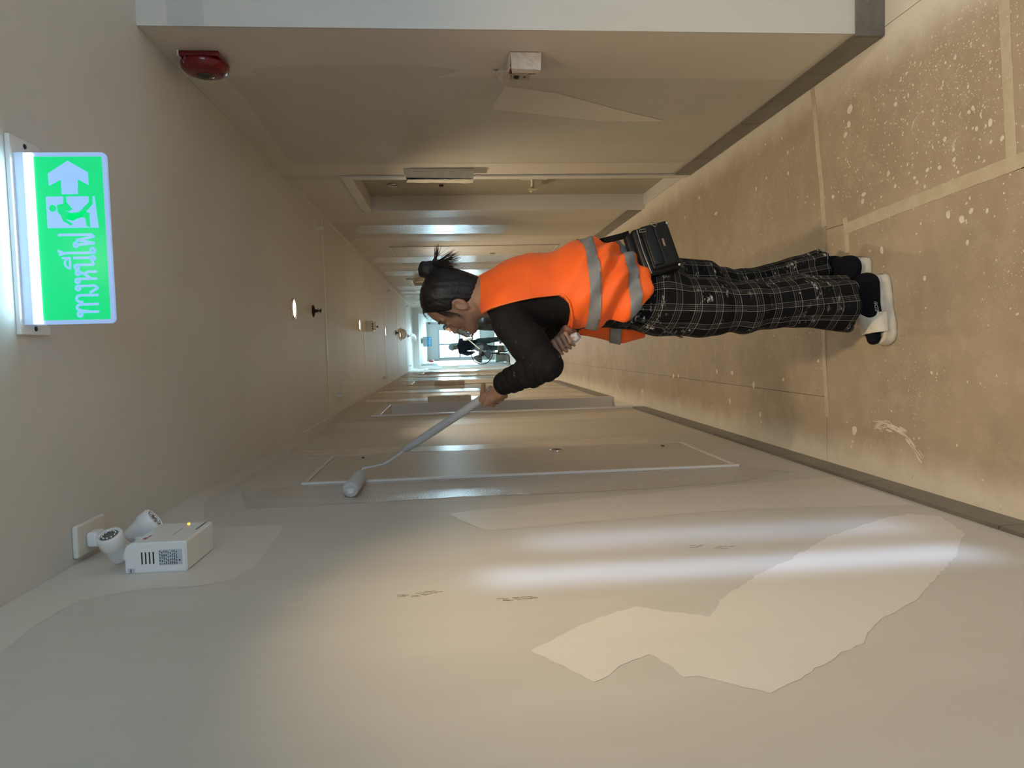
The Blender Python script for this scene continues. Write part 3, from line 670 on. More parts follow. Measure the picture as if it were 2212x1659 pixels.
# ------------------------------------------------------------------ masked call point on the right wall
cp_ = thing('call_point', 'red alarm call point half wrapped in white masking paper on the right wall', 'call point', (XR, 2.52, 1.18))
MB().box((XR-.035, 2.475, 1.140), (XR, 2.575, 1.235), .003).build('red_box', plain('call_point_red', (.30, .04, .03), .4), cp_)
MB().box((XR-.0365, 2.52, 1.165), (XR-.034, 2.565, 1.225), .001).build('glass_label', plain('call_label', (.5, .47, .40), .4), cp_)
M_PAPER = mottled('crumpled_masking_paper', (.62, .56, .50), (.74, .70, .62), 35, .6, .3, 70)
def crumple(name, corners, parent, mat, nu=10, nv=10, amp=.004, thick=.0015):
    """bilinear sheet with crumple noise"""
    A, B, C, D = [Vector(c) for c in corners]; n = (B-A).cross(D-A).normalized(); V = []; Fc = []
    for s_ in (0, 1):
        for j in range(nv+1):
            for i in range(nu+1):
                u, v = i/nu, j/nv; p = A.lerp(B, u).lerp(D.lerp(C, u), v)
                if s_ == 0: hgt = random.uniform(-amp, amp); crumple.h[(i, j)] = hgt
                V.append(p+n*(crumple.h[(i, j)]-s_*thick))
    N = (nu+1)*(nv+1)
    for j in range(nv):
        for i in range(nu):
            a = j*(nu+1)+i; Fc.append((a, a+1, a+nu+2, a+nu+1)); Fc.append((N+a, N+a+nu+1, N+a+nu+2, N+a+1))
    for i in range(nu): Fc.append((i, N+i, N+i+1, i+1)); a = nv*(nu+1)+i; Fc.append((a, a+1, N+a+1, N+a))
    for j in range(nv): a = j*(nu+1); Fc.append((a, a+nu+1, N+a+nu+1, N+a)); a += nu; Fc.append((a, N+a, N+a+nu+1, a+nu+1))
    return MB().add(V, Fc).build(name, mat, parent)
crumple.h = {}
crumple('masking_paper', [(XR-.003, 2.466, 1.238), (XR-.003, 2.466, 1.132), (XR-.058, 2.474, 1.134), (XR-.052, 2.474, 1.236)], cp_, M_PAPER, 8, 6, .0018)
crumple('masking_paper', [(XR-.003, 2.466, 1.240), (XR-.052, 2.474, 1.238), (XR-.050, 2.545, 1.246), (XR-.003, 2.60, 1.242)], cp_, M_PAPER, 6, 8, .003)
crumple('masking_paper', [(XR-.052, 2.474, 1.236), (XR-.058, 2.474, 1.134), (XR-.060, 2.500, 1.138), (XR-.058, 2.500, 1.230)], cp_, M_PAPER, 8, 3, .0015)
crumple('masking_paper', [(XR-.0365, 2.568, 1.232), (XR-.0365, 2.568, 1.138), (XR-.026, 2.592, 1.134), (XR-.026, 2.592, 1.236)], cp_, M_PAPER, 8, 3, .0015)
crumple('masking_paper', [(XR-.004, 2.62, 1.29), (XR-.004, 2.62, 1.228), (XR-.010, 2.72, 1.222), (XR-.006, 2.70, 1.285)], cp_, M_PAPER, 5, 5, .005)
# key switch plate next to it
ks = thing('key_switch', 'small metal key switch plate beside the masked call point', 'switch', (XR, 2.66, 1.18))
MB().box((XR-.012, 2.625, 1.150), (XR, 2.695, 1.218), .003).build('plate', plain('brushed_plate', (.42, .39, .33), .4, metal=.3), ks)
MB().lathe([(0, .008), (.008, .008), (.011, 0)], 16, (XR-.012, 2.66, 1.201), (-1, 0, 0)).build('key_barrel', M_DARKM, ks)
MB().lathe([(0, .003), (.0035, .003), (.004, 0)], 12, (XR-.012, 2.66, 1.170), (-1, 0, 0)).build('indicator', M_BLACK, ks)

# ------------------------------------------------------------------ wrapped room number boxes by the doors
def number_box(xw, n, y0, y1, z0, z1, dep, label, detail=True):
    t = thing('number_box', label, 'number box', (xw, (y0+y1)/2, z0), 'masked number boxes beside the doors')
    xo = xw+n*dep
    if detail:
        MB().box((xw, y0, z0), (xw+n*dep*.55, y1, z1), .003).build('box', M_MASK, t)
        crumple('masking_wrap', [(xw+n*.002, y0-.004, z1+.002), (xw+n*.002, y0-.004, z0-.002), (xo, y0-.002, z0), (xo-n*.008, y0-.002, z1-.01)], t, M_MASK, 14, 4, .0012)
        crumple('masking_wrap', [(xo, y0+.01, z1-.02), (xo, y0+.01, z0), (xo-n*.004, y1+.004, z0), (xo-n*.01, y1+.004, z1-.005)], t, M_MASK, 14, 4, .0018)
        MB().box((xw+n*dep*.56, y0+.004, z0+.008), (xw+n*dep*.8, y1-.01, z1-.01), .002).build('lamp_slot', M_BLACK, t)
    else:
        m = MB().box((xw, y0, z0), (xo, y1, z1), .004); m.build('box', M_MASK, t)
        MB().box((xw, y0+.01, z0+.02), (xo+n*.002, y1-.01, z0+.06), .001).build('tape_band', M_TAPE, t)
    return t
number_box(XR, -1, 4.045, 4.165, 1.315, 1.705, .058, 'long box wrapped in masking paper beside the right hand door')
number_box(XL, 1, 6.50, 6.62, 1.30, 1.70, .056, 'long masked box beyond the nearest left door', False)
number_box(XL, 1, 9.42, 9.54, 1.30, 1.70, .056, 'long masked box before the second left door', False)
number_box(XL, 1, 17.2, 17.32, 1.30, 1.70, .056, 'small masked box near the bulkhead on the left wall', False)
number_box(XR, -1, 10.22, 10.34, 1.55, 1.95, .056, 'masked box above the hair bun on the far right wall', False)

# ------------------------------------------------------------------ masking tape strips and paint drips on the floor
def tape_strip(pts, w, label):
    m = MB(); V = []; n = len(pts)
    seg = []
    for i in range(n-1):
        a, b = Vector(pts[i]), Vector(pts[i+1]); k = max(1, int((b-a).length/.03))
        for j in range(k): seg.append(a.lerp(b, j/k))
    seg.append(Vector(pts[-1]))
    N = len(seg)
    for i, p in enumerate(seg):
        t = (seg[min(i+1, N-1)]-seg[max(i-1, 0)]).normalized(); nn = Vector((-t.y, t.x)); ww = w*(.94+.12*random.random())/2
        for (s_, z) in ((-1, .0003), (-1, .0012), (1, .0012), (1, .0003)): q = p+nn*s_*ww; V.append((q.x, q.y, z+ (random.uniform(0, .0006) if z > .001 else 0)))
    Fc = []
    for i in range(N-1):
        for k in range(4): a = i*4+k; b = i*4+(k+1) % 4; Fc.append((a, b, b+4, a+4))
    Fc += [(3, 2, 1, 0), tuple((N-1)*4+k for k in range(4))]
    tag(m.add(V, Fc).build('masking_tape', M_TAPE), label, 'tape', 'tape strips over the board joints')
def fpx(L): return [tuple(on_z(X, Y, 0).xy) for X, Y in L]
tape_strip(fpx([(1754,184),(1762,260),(1768,330),(1775,400),(1781,490)]), .030, 'tape strip across the floor from the right skirting to the crossing joint')
tape_strip(fpx([(1826,470),(1832,545)]), .030, 'short tape end crossing the long tape strip behind the heel')
tape_strip([(.40, 2.53), (.418, 2.2), (.432, 1.9), (.448, 1.55)], .040, 'long tape strip running toward the camera on the right half of the floor')
tape_strip(fpx([(1772,600),(1778,700),(1782,800),(1788,900)]), .026, 'tape strip across the floor left of the sandal')
tape_strip([(.42, 1.745), (.75, 1.77), (1.2, 1.80)], .035, 'tape strip across the floor at the near right corner')
# drips and splashes: one clinging layer of dried paint
def blob(V, Fc, cx, cy, rx, ry, rot, z=.0003, h=.0009):
    n = 11; b = len(V); ph = random.random()*6; k2 = random.uniform(.05, .2); z = z+random.uniform(0, .0008)
    for ring, rr in ((0, 1.0), (1, .82)):
        for k in range(n):
            a = 2*math.pi*k/n; w = rr*(1+k2*math.sin(2*a+ph)+.12*random.uniform(-1, 1)*(ring == 0))
            x = rx*w*math.cos(a); y = ry*w*math.sin(a)
            V.append((cx+x*math.cos(rot)-y*math.sin(rot), cy+x*math.sin(rot)+y*math.cos(rot), z+ring*h))
    for k in range(n): k_ = (k+1) % n; Fc.append((b+k, b+k_, b+n+k_, b+n+k))
    Fc.append(tuple(b+n+k for k in range(n)))
V = []; Fc = []
big = [(1836,236,6,11),(1834,268,4,9),(1827,291,4,7),(1935,225,4,6),(1963,206,2,5),(1918,125,3,6),(2065,123,2,7),(2092,187,3,5),(2144,148,2,3),(2140,265,6,9),(2094,242,4,6),(2102,233,4,6),(2110,278,4,6),(2165,299,5,7),(2141,307,3,5),(2042,301,4,7),(2060,323,4,5),(2062,345,4,6),(2030,362,4,6),(2004,367,4,6),(1976,384,3,5),(1982,394,3,5),(1934,402,3,5),(1919,375,3,7),(1866,420,5,6),(1864,435,4,6),(1800,425,3,6),(2017,267,3,5),(2016,318,2,5),(2070,372,3,4),(1998,403,3,6),(1634,408,2,6),(1547,461,3,5),(1511,427,2,4),(1656,385,2,4),(1702,330,2,6),(1703,375,2,6),(1690,298,2,4),(1671,299,2,3),(1654,312,2,3),(2049,464,6,10),(2078,474,7,10),(2098,456,5,8),(2133,456,4,6),(1998,601,4,6),(2090,524,4,6),(1990,483,2,4),(1980,505,2,3),(1846,930,6,11),(1842,954,3,4),(1840,965,2,4),(2013,805,3,4),(2154,812,2,4),(2091,825,2,3),(2119,828,1,3),(1768,780,3,4),(1692,820,3,4),(1578,1015+0,2,3),(1975,947,2,3),(2113,1087,4,6),(2122,1080,4,6),(2161,1096,3,6),(2034,1059,2,4),(2072,1060,2,3),(1970,1029,3,4),(1582,805,3,6),(1549,802,2,5),(1628,832,3,8),(1577,866,2,7),(1643,895,3,6),(1645,912,2,5),(1388,845,2,6),(1455,812,2,6),(1466,812,2,5),(1905,540,4,9),(2000,665,2,3),(1715,320,1,4),(1560,330,1,5),(1580,330,1,4),(1545,300,1,4),(1480,470,1,6),(1515,398,1,5),(1440,508,1,7)]
for X, Y, a, b in big:
    if Y > 1000 and X < 1700: continue
    p = on_z(X, Y, 0); q = on_z(X+a, Y, 0); s_ = on_z(X, Y+b, 0)
    blob(V, Fc, p.x, p.y, max(.002, abs(s_.x-p.x)*.9), max(.002, abs(q.y-p.y)*.9), random.uniform(-.2, .2))
for k in range(1800):
    if random.random() < .65: x = random.gauss(.68, .2); y = random.gauss(2.0, .32)
    else: x = random.uniform(XL+.02, XR-.02); y = random.uniform(1.2, 6)
    if not (XL+.02 < x < XR-.02) or y < .8: continue
    r = .0012+.0028*random.random()**3; blob(V, Fc, x, y, r, r*random.uniform(.8, 1.6), random.random()*3, h=.0005)
# brushed smears
for (x0, y0_, x1, y1_, w) in [(*on_z(1893,922,0).xy, *on_z(1990,992,0).xy, .022), (*on_z(1893,920,0).xy, *on_z(1940,932,0).xy, .012), (*on_z(1970,278,0).xy, *on_z(1998,240,0).xy, .004), (*on_z(2060,318,0).xy, *on_z(2070,295,0).xy, .006), (*on_z(2040,315,0).xy, *on_z(2055,303,0).xy, .003), (*on_z(1340,845,0).xy, *on_z(1330,800,0).xy, .02)]:
    L_ = math.hypot(x1-x0, y1_-y0_); ang_ = math.atan2(y1_-y0_, x1-x0)
    for k in range(46):
        t = random.random()**1.3; lat = random.gauss(0, w*.45)*(1-.35*t); bow = .18*L_*math.sin(math.pi*t)
        blob(V, Fc, x0+(x1-x0)*t-math.sin(ang_)*(lat+bow), y0_+(y1_-y0_)*t+math.cos(ang_)*(lat+bow), L_*random.uniform(.05, .16)*(1.1-t*.6), w*random.uniform(.05, .14), ang_+random.uniform(-.12, .12)+.35*math.cos(math.pi*t), h=.0004)
o = tag(MB().add(V, Fc).build('paint_drips', M_DROP), 'white paint drips and smears dried on the brown floor boards', 'paint drips'); o['kind'] = 'stuff'

# ------------------------------------------------------------------ soft bodies: signed distance fields turned into meshes
def V3(*a): return np.array(a, float)
def npv(v): return np.array(v[:], float)
def PX(X, Y, y): return npv(on_y(X, Y, y))
class SDF:
    def __init__(s, lo, hi, h):
        s.lo = np.array(lo, float); s.h = h; s.n = np.ceil((np.array(hi)-s.lo)/h).astype(int)+1
        s.F = np.full(s.n, .25, np.float32)
    def sub(s, lo, hi):
        a = np.clip(np.floor((np.array(lo)-s.lo)/s.h).astype(int), 0, s.n-1); b = np.clip(np.ceil((np.array(hi)-s.lo)/s.h).astype(int)+1, 1, s.n)
        sl = tuple(slice(i, j) for i, j in zip(a, b))
        ax = [(s.lo[k]+s.h*np.arange(a[k], b[k])).astype(np.float32) for k in range(3)]
        return sl, (ax[0][:, None, None], ax[1][None, :, None], ax[2][None, None, :])
    def op(s, fn, lo, hi, k=.01, mode='u'):
        sl, p = s.sub(lo, hi)
        if any(q.stop <= q.start for q in sl): return
        d = fn(*p).astype(np.float32); a = s.F[sl]
        if mode == 'u': hh = np.maximum(k-np.abs(a-d), 0)/k; s.F[sl] = np.minimum(a, d)-hh*hh*k*.25
        elif mode == 's': hh = np.maximum(k-np.abs(a+d), 0)/k; s.F[sl] = np.maximum(a, -d)+hh*hh*k*.25
        elif mode == 'i': hh = np.maximum(k-np.abs(a-d), 0)/k; s.F[sl] = np.maximum(a, d)+hh*hh*k*.25
    def cap(s, a, b, ra, rb, k=.01, mode='u', ax=None, sc=1.0):
        """tapered capsule; ax/sc widen the section along one axis"""
        a, b = np.array(a, float), np.array(b, float); R = max(ra, rb)*max(sc, 1)+.03+k
        ba = b-a; A = None if ax is None else np.array(ax, float)/np.linalg.norm(ax)
        def fn(x, y, z):
            px, py, pz = x-a[0], y-a[1], z-a[2]
            if A is not None:
                t = (px*A[0]+py*A[1]+pz*A[2])*(1/sc-1); px, py, pz = px+A[0]*t, py+A[1]*t, pz+A[2]*t
                tb = float(ba@A)*(1/sc-1); bb = ba+A*tb
            else: bb = ba
            L2 = max(float(bb@bb), 1e-12); t = np.clip((px*bb[0]+py*bb[1]+pz*bb[2])/L2, 0, 1)
            return np.sqrt((px-bb[0]*t)**2+(py-bb[1]*t)**2+(pz-bb[2]*t)**2)-(ra+(rb-ra)*t)
        s.op(fn, np.minimum(a, b)-R, np.maximum(a, b)+R, k, mode); return s
    def chain(s, pts, rs, k=.01, mode='u', **kw):
        for i in range(len(pts)-1): s.cap(pts[i], pts[i+1], rs[i], rs[i+1], k, mode, **kw)
        return s
    def ell(s, c, r, Mx=None, k=.01, mode='u'):
        """ellipsoid, Mx rows = its axes"""
        c = np.array(c, float); r = np.array(r, float); Mx = np.eye(3) if Mx is None else np.array(Mx, float); R = r.max()+.03+k
        def fn(x, y, z):
            px, py, pz = x-c[0], y-c[1], z-c[2]
            q = [Mx[i, 0]*px+Mx[i, 1]*py+Mx[i, 2]*pz for i in range(3)]
            k0 = np.sqrt(sum((q[i]/r[i])**2 for i in range(3))); k1 = np.sqrt(sum((q[i]/r[i]**2)**2 for i in range(3)))
            return k0*(k0-1)/np.maximum(k1, 1e-6)
        s.op(fn, c-R, c+R, k, mode); return s
    def prism_y(s, poly, y0, y1, k=.003):
        """cut away an upright polygon in x,z that runs along y"""
        P = np.array(poly, float); n = len(P)
        def fn(x, y, z):
            X, Z = np.broadcast_arrays(x[:, 0, :], z[:, 0, :]); d2 = np.full(X.shape, 1e9); ins = np.zeros(X.shape, bool)
            for i in range(n):
                a, b = P[i], P[(i+1) % n]; e = b-a; wx, wz = X-a[0], Z-a[1]; t = np.clip((wx*e[0]+wz*e[1])/max(e@e, 1e-12), 0, 1)
                d2 = np.minimum(d2, (wx-e[0]*t)**2+(wz-e[1]*t)**2)
                c = ((a[1] <= Z) != (b[1] <= Z)); ins ^= c & (X < a[0]+(Z-a[1])*e[0]/(e[1] if abs(e[1]) > 1e-9 else 1e-9))
            d = np.where(ins, -1, 1)*np.sqrt(d2); d = d[:, None, :]+0*y
            return np.maximum(d, np.maximum(y0-y, y-y1)+0*d)
        s.op(fn, (P[:, 0].min()-.02, y0-.02, P[:, 1].min()-.02), (P[:, 0].max()+.02, y1+.02, P[:, 1].max()+.02), k, 's'); return s
    def half(s, p, n, k=.004, lo=None, hi=None):
        """keep the side the normal points away from"""
        p = np.array(p, float); n = np.array(n, float); n = n/np.linalg.norm(n)
        s.op(lambda x, y, z: (x-p[0])*n[0]+(y-p[1])*n[1]+(z-p[2])*n[2], s.lo if lo is None else lo, s.lo+s.h*s.n if hi is None else hi, k, 'i'); return s
    def mesh(s, smooth=1):
        F = s.F; S = F < 0; n = np.array(F.shape)
        nc = n-1; cnt = np.zeros(nc, np.int8)
        for dx in (0, 1):
            for dy in (0, 1):
                for dz in (0, 1): cnt += S[dx:dx+nc[0], dy:dy+nc[1], dz:dz+nc[2]]
        I = np.argwhere((cnt > 0) & (cnt < 8)); del cnt
        idx = np.full(nc, -1, np.int32); idx[I[:, 0], I[:, 1], I[:, 2]] = np.arange(len(I))
        c8 = [(a, b, c) for a in (0, 1) for b in (0, 1) for c in (0, 1)]
        vals = np.stack([F[I[:, 0]+a, I[:, 1]+b, I[:, 2]+c] for a, b, c in c8], 1).astype(float)
        acc = np.zeros((len(I), 3)); w = np.zeros(len(I)); C = np.array(c8, float)
        for i in range(8):
            for j in range(i+1, 8):
                if np.abs(C[i]-C[j]).sum() != 1: continue
                m = (vals[:, i] < 0) != (vals[:, j] < 0); t = vals[m, i]/(vals[m, i]-vals[m, j])
                acc[m] += C[i]+(C[j]-C[i])*t[:, None]; w[m] += 1
        V = s.lo+(I+acc/w[:, None])*s.h
        Q = []
        for ax in range(3):
            o = [slice(None)]*3; o2 = [slice(None)]*3; o[ax] = slice(0, -1); o2[ax] = slice(1, None)
            a, b = S[tuple(o)], S[tuple(o2)]; E = np.argwhere(a != b); flip = a[E[:, 0], E[:, 1], E[:, 2]]
            u, v = [(1, 2), (2, 0), (0, 1)][ax]
            ok = (E[:, u] > 0) & (E[:, v] > 0) & (E[:, u] < nc[u]) & (E[:, v] < nc[v]); E = E[ok]; flip = flip[ok]
            def at(du, dv):
                e = E.copy(); e[:, u] += du; e[:, v] += dv; return idx[e[:, 0], e[:, 1], e[:, 2]]
            q = np.stack([at(-1, -1), at(0, -1), at(0, 0), at(-1, 0)], 1); q[~flip] = q[~flip][:, ::-1]; Q.append(q)
        Q = np.concatenate(Q); Q = Q[(Q >= 0).all(1)]
        for _ in range(smooth): V = lap(V, Q)
        return V, Q
def lap(V, Q, f=.5):
    acc = np.zeros_like(V); w = np.zeros(len(V))
    for i in range(4):
        a, b = Q[:, i], Q[:, (i+1) % 4]
        for k in range(3): acc[:, k] += np.bincount(a, V[b, k], len(V))+np.bincount(b, V[a, k], len(V))
        w += np.bincount(a, minlength=len(V))+np.bincount(b, minlength=len(V))
    m = w > 0; out = V.copy(); out[m] = V[m]*(1-f)+f*acc[m]/w[m, None]; return out
def vnormals(V, Q):
    n = np.cross(V[Q[:, 2]]-V[Q[:, 0]], V[Q[:, 3]]-V[Q[:, 1]]); N = np.zeros_like(V)
    for i in range(4):
        for k in range(3): N[:, k] += np.bincount(Q[:, i], n[:, k], len(V))
    return N/np.maximum(np.linalg.norm(N, axis=1), 1e-12)[:, None]
def np_mesh(name, V, Q, smooth=True):
    m = bpy.data.meshes.new(name); m.vertices.add(len(V)); m.vertices.foreach_set('co', V.astype('f4').ravel())
    m.loops.add(Q.size); m.loops.foreach_set('vertex_index', Q.astype('i4').ravel())
    m.polygons.add(len(Q)); m.polygons.foreach_set('loop_start', (np.arange(len(Q))*Q.shape[1]).astype('i4'))
    m.update(calc_edges=True); m.validate(); m.polygons.foreach_set('use_smooth', [smooth]*len(m.polygons)); m.update(); return m
def vn(P, seed, sc):
    """cheap smooth noise from sines"""
    r = np.random.RandomState(seed); out = np.zeros(len(P))
    for i in range(7):
        k = r.normal(size=3); k *= sc*(.6+.25*i)/np.linalg.norm(k); out += np.sin(P@k+r.uniform(0, 6.28))/(1+.35*i)
    return out/3

# ------------------------------------------------------------------ the painter
M_SKIN = mottled('skin', (.30, .165, .105), (.36, .205, .135), 40, .5, .08, 300)
M_HAIR = NT('black_hair'); p_ = M_HAIR.pos(); M_HAIR.set(base=(.006, .005, .006), rough=.36, spec=.4); M_HAIR.bump(M_HAIR.noise(M_HAIR.scale(p_, (.5, .5, 2.2)), 190, 3), .5, .003); M_HAIR = M_HAIR.m
def splat(n, base, thr=.60, col=(.55, .52, .45), sc=30):
    """dried wall paint smeared on work clothes"""
    p = n.pos(); reg = n.step(n.noise(p, 7, 2, .5), .45, .60)
    f = n.math('MULTIPLY', n.step(n.noise(n.scale(p, (1, 1, 2.2)), sc, 5, .8), thr, thr+.05), reg)
    d, c = n.voro(p, 55); sp = nd(n.t, 'ShaderNodeSeparateColor'); n.L(c, sp.inputs[0])
    dots = n.math('MULTIPLY', n.math('LESS_THAN', d, n.math('MULTIPLY', sp.outputs[1], .16)), n.math('GREATER_THAN', sp.outputs[0], .84))
    return n.mix(n.math('MAXIMUM', f, dots), base, col)
M_SWEAT = NT('black_sweatshirt'); M_SWEAT.set(base=splat(M_SWEAT, (.006, .0055, .0055), .63, (.36, .34, .29), 60), rough=.8, spec=.25); M_SWEAT.bump(M_SWEAT.noise(M_SWEAT.pos(), 900, 2), .15, .0008); M_SWEAT = M_SWEAT.m
M_ORANGE = NT('hi_vis_orange'); p_ = M_ORANGE.pos(); M_ORANGE.set(base=M_ORANGE.mix(M_ORANGE.noise(p_, 9, 3), (.95, .115, .004), (1.0, .150, .010)), rough=.62, sheen=.1); M_ORANGE.bump(M_ORANGE.noise(p_, 700, 2), .12, .0008); M_ORANGE = M_ORANGE.m
M_OPIPE = plain('orange_piping', (.95, .19, .03), .55)
M_GREY = mottled('reflective_grey', (.19, .19, .195), (.23, .23, .235), 20, .42, .1, 500)
def plaid_mat():
    n = NT('plaid_flannel'); at = nd(n.t, 'ShaderNodeAttribute'); at.attribute_name = 'plaid'
    s_ = nd(n.t, 'ShaderNodeSeparateXYZ'); n.L(at.outputs['Vector'], s_.inputs[0]); tot = None
    for ch, per, offs in ((0, .062, ((-.0095, .9), (-.003, .28), (.003, .28), (.0095, .8))), (1, .066, ((-.0105, 1.0), (-.0035, .25), (.0035, .3), (.0105, .8)))):
        mm = n.math('SUBTRACT', n.math('MULTIPLY', n.math('FRACT', n.math('DIVIDE', s_.outputs[ch], per)), per), per/2)
        for o, w in offs:
            ln = n.math('MULTIPLY', n.math('SUBTRACT', 1, n.step(n.math('ABSOLUTE', n.math('SUBTRACT', mm, o)), .0003, .0013)), w)
            tot = ln if tot is None else n.math('MAXIMUM', tot, n.math('MULTIPLY', n.math('ADD', tot, ln), .85))
    fade = n.math('ADD', n.math('MULTIPLY', n.noise(n.pos(), 14, 3), .7), .25)
    base = n.mix(n.math('MULTIPLY', tot, fade, clamp=True), (.0035, .0035, .0045), (.40, .37, .32))
    n.set(base=splat(n, base, .58, (.5, .48, .43), 26), rough=.85, spec=.2); return n.m
M_PLAID = plaid_mat()
M_SOCK = plain('black_sock', (.004, .004, .008), .9, spec=.2)
M_SANDAL = mottled('off_white_rubber', (.60, .54, .43), (.70, .64, .53), 30, .55, .1, 200)
M_LEATHER = NT('black_bag_leather'); M_LEATHER.set(base=splat(M_LEATHER, (.005, .005, .005), .68, (.6, .57, .5), 40), rough=.45, spec=.3); M_LEATHER.bump(M_LEATHER.noise(M_LEATHER.pos(), 420, 3), .3, .001); M_LEATHER = M_LEATHER.m

person = thing('person', 'painter in orange safety vest and plaid trousers raising a roller to the left wall', 'person', (.15, 2.34, 0))
BY = math.radians(25)
bf = V3(-math.cos(BY), math.sin(BY), 0); bl = V3(-math.sin(BY), -math.cos(BY), 0); up = V3(0, 0, 1)
BM = [bf, bl, up]
HY, HP = math.radians(8), math.radians(22)
hf = V3(-math.cos(HY)*math.cos(HP), math.sin(HY)*math.cos(HP), math.sin(HP)); hl = V3(-math.sin(HY), -math.cos(HY), 0); hu = np.cross(hf, hl)
HM = [hf, hl, hu]
HO = PX(971, 652, 2.40)
def H(f, l, u): return HO+hf*f+hl*l+hu*u
# joints
neck = PX(1052, 640, 2.39)
chest = PX(1135, 634, 2.38); belly = PX(1270, 618, 2.35); pelv = PX(1405, 640, 2.36)
shL = PX(1104, 702, 2.24); elL = PX(1182, 788, 2.16); wrL = PX(1092, 827, 2.32)
shR = chest-bl*.135+up*.03; elR = V3(.045, 2.60, 1.09)
# the pole runs from the lower hand to the roller
poleA = PX(1250, 724, 2.23); tip = PX(872, 974, 2.60)
pd = (tip-poleA)/np.linalg.norm(tip-poleA)
def on_pole(X):
    # point of the pole whose picture lies at column X
    lo, hi = 0.0, 1.3
    for _ in range(40):
        t = (lo+hi)/2; q = Vector(poleA+pd*t)-CP; x = 1106-F_PX*q.dot(C_U)/q.dot(C_F)
        if x > X: lo = t
        else: hi = t
    return poleA+pd*lo
GL = on_pole(1066); GR = on_pole(1222)
wrR = GR+V3(.035, .05, -.02)
hipL = PX(1425, 660, 2.30); knL = PX(1610, 664, 2.27); anL = PX(1860, 636, 2.275)
hipR = PX(1420, 612, 2.45); knR = PX(1595, 622, 2.50); anR = PX(1800, 580, 2.49)

def hand(S, G, W, left, thumb_tip):
    sc = 1.0 if left else .86
    e1 = (W-G)-pd*np.dot(W-G, pd); e1 /= np.linalg.norm(e1)
    e2 = np.cross(pd, e1); e2 = e2 if e2[1] < 0 else -e2
    rp = .015; offs = [q*sc for q in (.030, .010, -.010, -.028)]; rf = [q*sc for q in (.0085, .0088, .0083, .0072)]
    for o, r in zip(offs, rf):
        c = G+pd*o
        def at(a, d): a = math.radians(a); return c+(e1*math.cos(a)+e2*math.sin(a))*d
        mcp = at(28, .042*sc); pip = at(95, (.034+r*.3)*sc); dip = at(165, rp+r+.003); tp = at(228, rp+r)
        S.chain([W+(c-W)*.18+e2*.004, mcp], [.0125, .0115], .012)
        S.chain([mcp, pip, dip, tp], [r*1.12, r*1.05, r*.95, r*.85], .004)
    S.ell((W+G+e1*.03)/2+e2*.008, (.03, .026, .02), None, .014)
    tb = W+(G-W)*.35+pd*.012+e1*.004
    mid = G+pd*.038+e1*.030+e2*.004
    S.chain([tb, mid, thumb_tip], [.014, .0105, .008], .008)
    S.chain([W+(W-G)*.6, W], [.022, .021], .01)

# --- body
B = SDF((-.26, 2.02, -.01), (.44, 2.70, 1.60), .0032)
B.ell(H(-.012, 0, .010), (.090, .072, .085), HM, .01).ell(H(.020, 0, -.052), (.053, .054, .062), HM, .02)
for s_ in (1, -1):
    B.cap(H(0, .044*s_, -.068), H(.050, .012*s_, -.098), .018, .016, .018)
    B.cap(H(.035, .040*s_, -.040), H(.050, .030*s_, -.042), .020, .016, .02)               # cheek
    B.ell(H(.080, .031*s_, -.020), (.013, .016, .011), HM, .012, 's')                      # eye socket
    B.ell(H(.066, .031*s_, -.021), (.010, .012, .008), HM, .005)                           # lid
    B.cap(H(.072, .014*s_, .001), H(.062, .044*s_, .002), .006, .006, .01)                 # brow ridge
    B.cap(H(.071, .006*s_, -.058), H(.064, .013*s_, -.060), .006, .005, .006)              # nostril wing
    B.ell(H(-.012, .072*s_, -.028), (.019, .0075, .031), [hf*.95+hu*.25+hl*.25*s_, hl*s_-hf*.25, hu*.95-hf*.25], .004)
    B.ell(H(-.006, .081*s_, -.028), (.011, .0095, .019), HM, .002, 's'); B.cap(H(.004, .072*s_, -.036), H(.001, .076*s_, -.040), .004, .004, .003)
    B.ell(H(-.006, .074*s_, -.056), (.007, .005, .007), HM, .004)
B.cap(H(.066, 0, -.012), H(.083, 0, -.050), .0075, .0105, .010).ell(H(.0855, 0, -.053), (.010, .011, .009), HM, .006).ell(H(.082, 0, -.066), (.006, .012, .0045), HM, .005, 's')
B.ell(H(.067, 0, -.0750), (.012, .020, .0060), HM, .004).ell(H(.0645, 0, -.0870), (.012, .018, .0062), HM, .004).ell(H(.078, 0, -.0965), (.006, .016, .005), HM, .005, 's')
B.ell(H(.057, 0, -.106), (.019, .020, .016), HM, .010)
B.chain([H(-.025, 0, -.055), neck+V3(0, 0, .03), neck], [.052, .050, .055], .02)
B.chain([neck, chest], [.06, .10], .04, ax=bl, sc=1.35).chain([chest, belly, pelv], [.095, .085, .10], .05, ax=bl, sc=1.35)
B.cap(chest+up*.055+bl*.10, chest+up*.01-bl*.07, .05, .045, .04)
B.chain([shL, elL, wrL], [.046, .034, .024], .02).chain([shR, elR, wrR], [.046, .034, .024], .02)
B.chain([hipL, knL, anL], [.075, .048, .034], .03).chain([hipR, knR, anR], [.075, .048, .034], .03)
hand(B, GL, wrL, True, PX(1044, 831, 2.36)); hand(B, GR, wrR, False, GR+pd*.06+V3(.0, .02, .0))
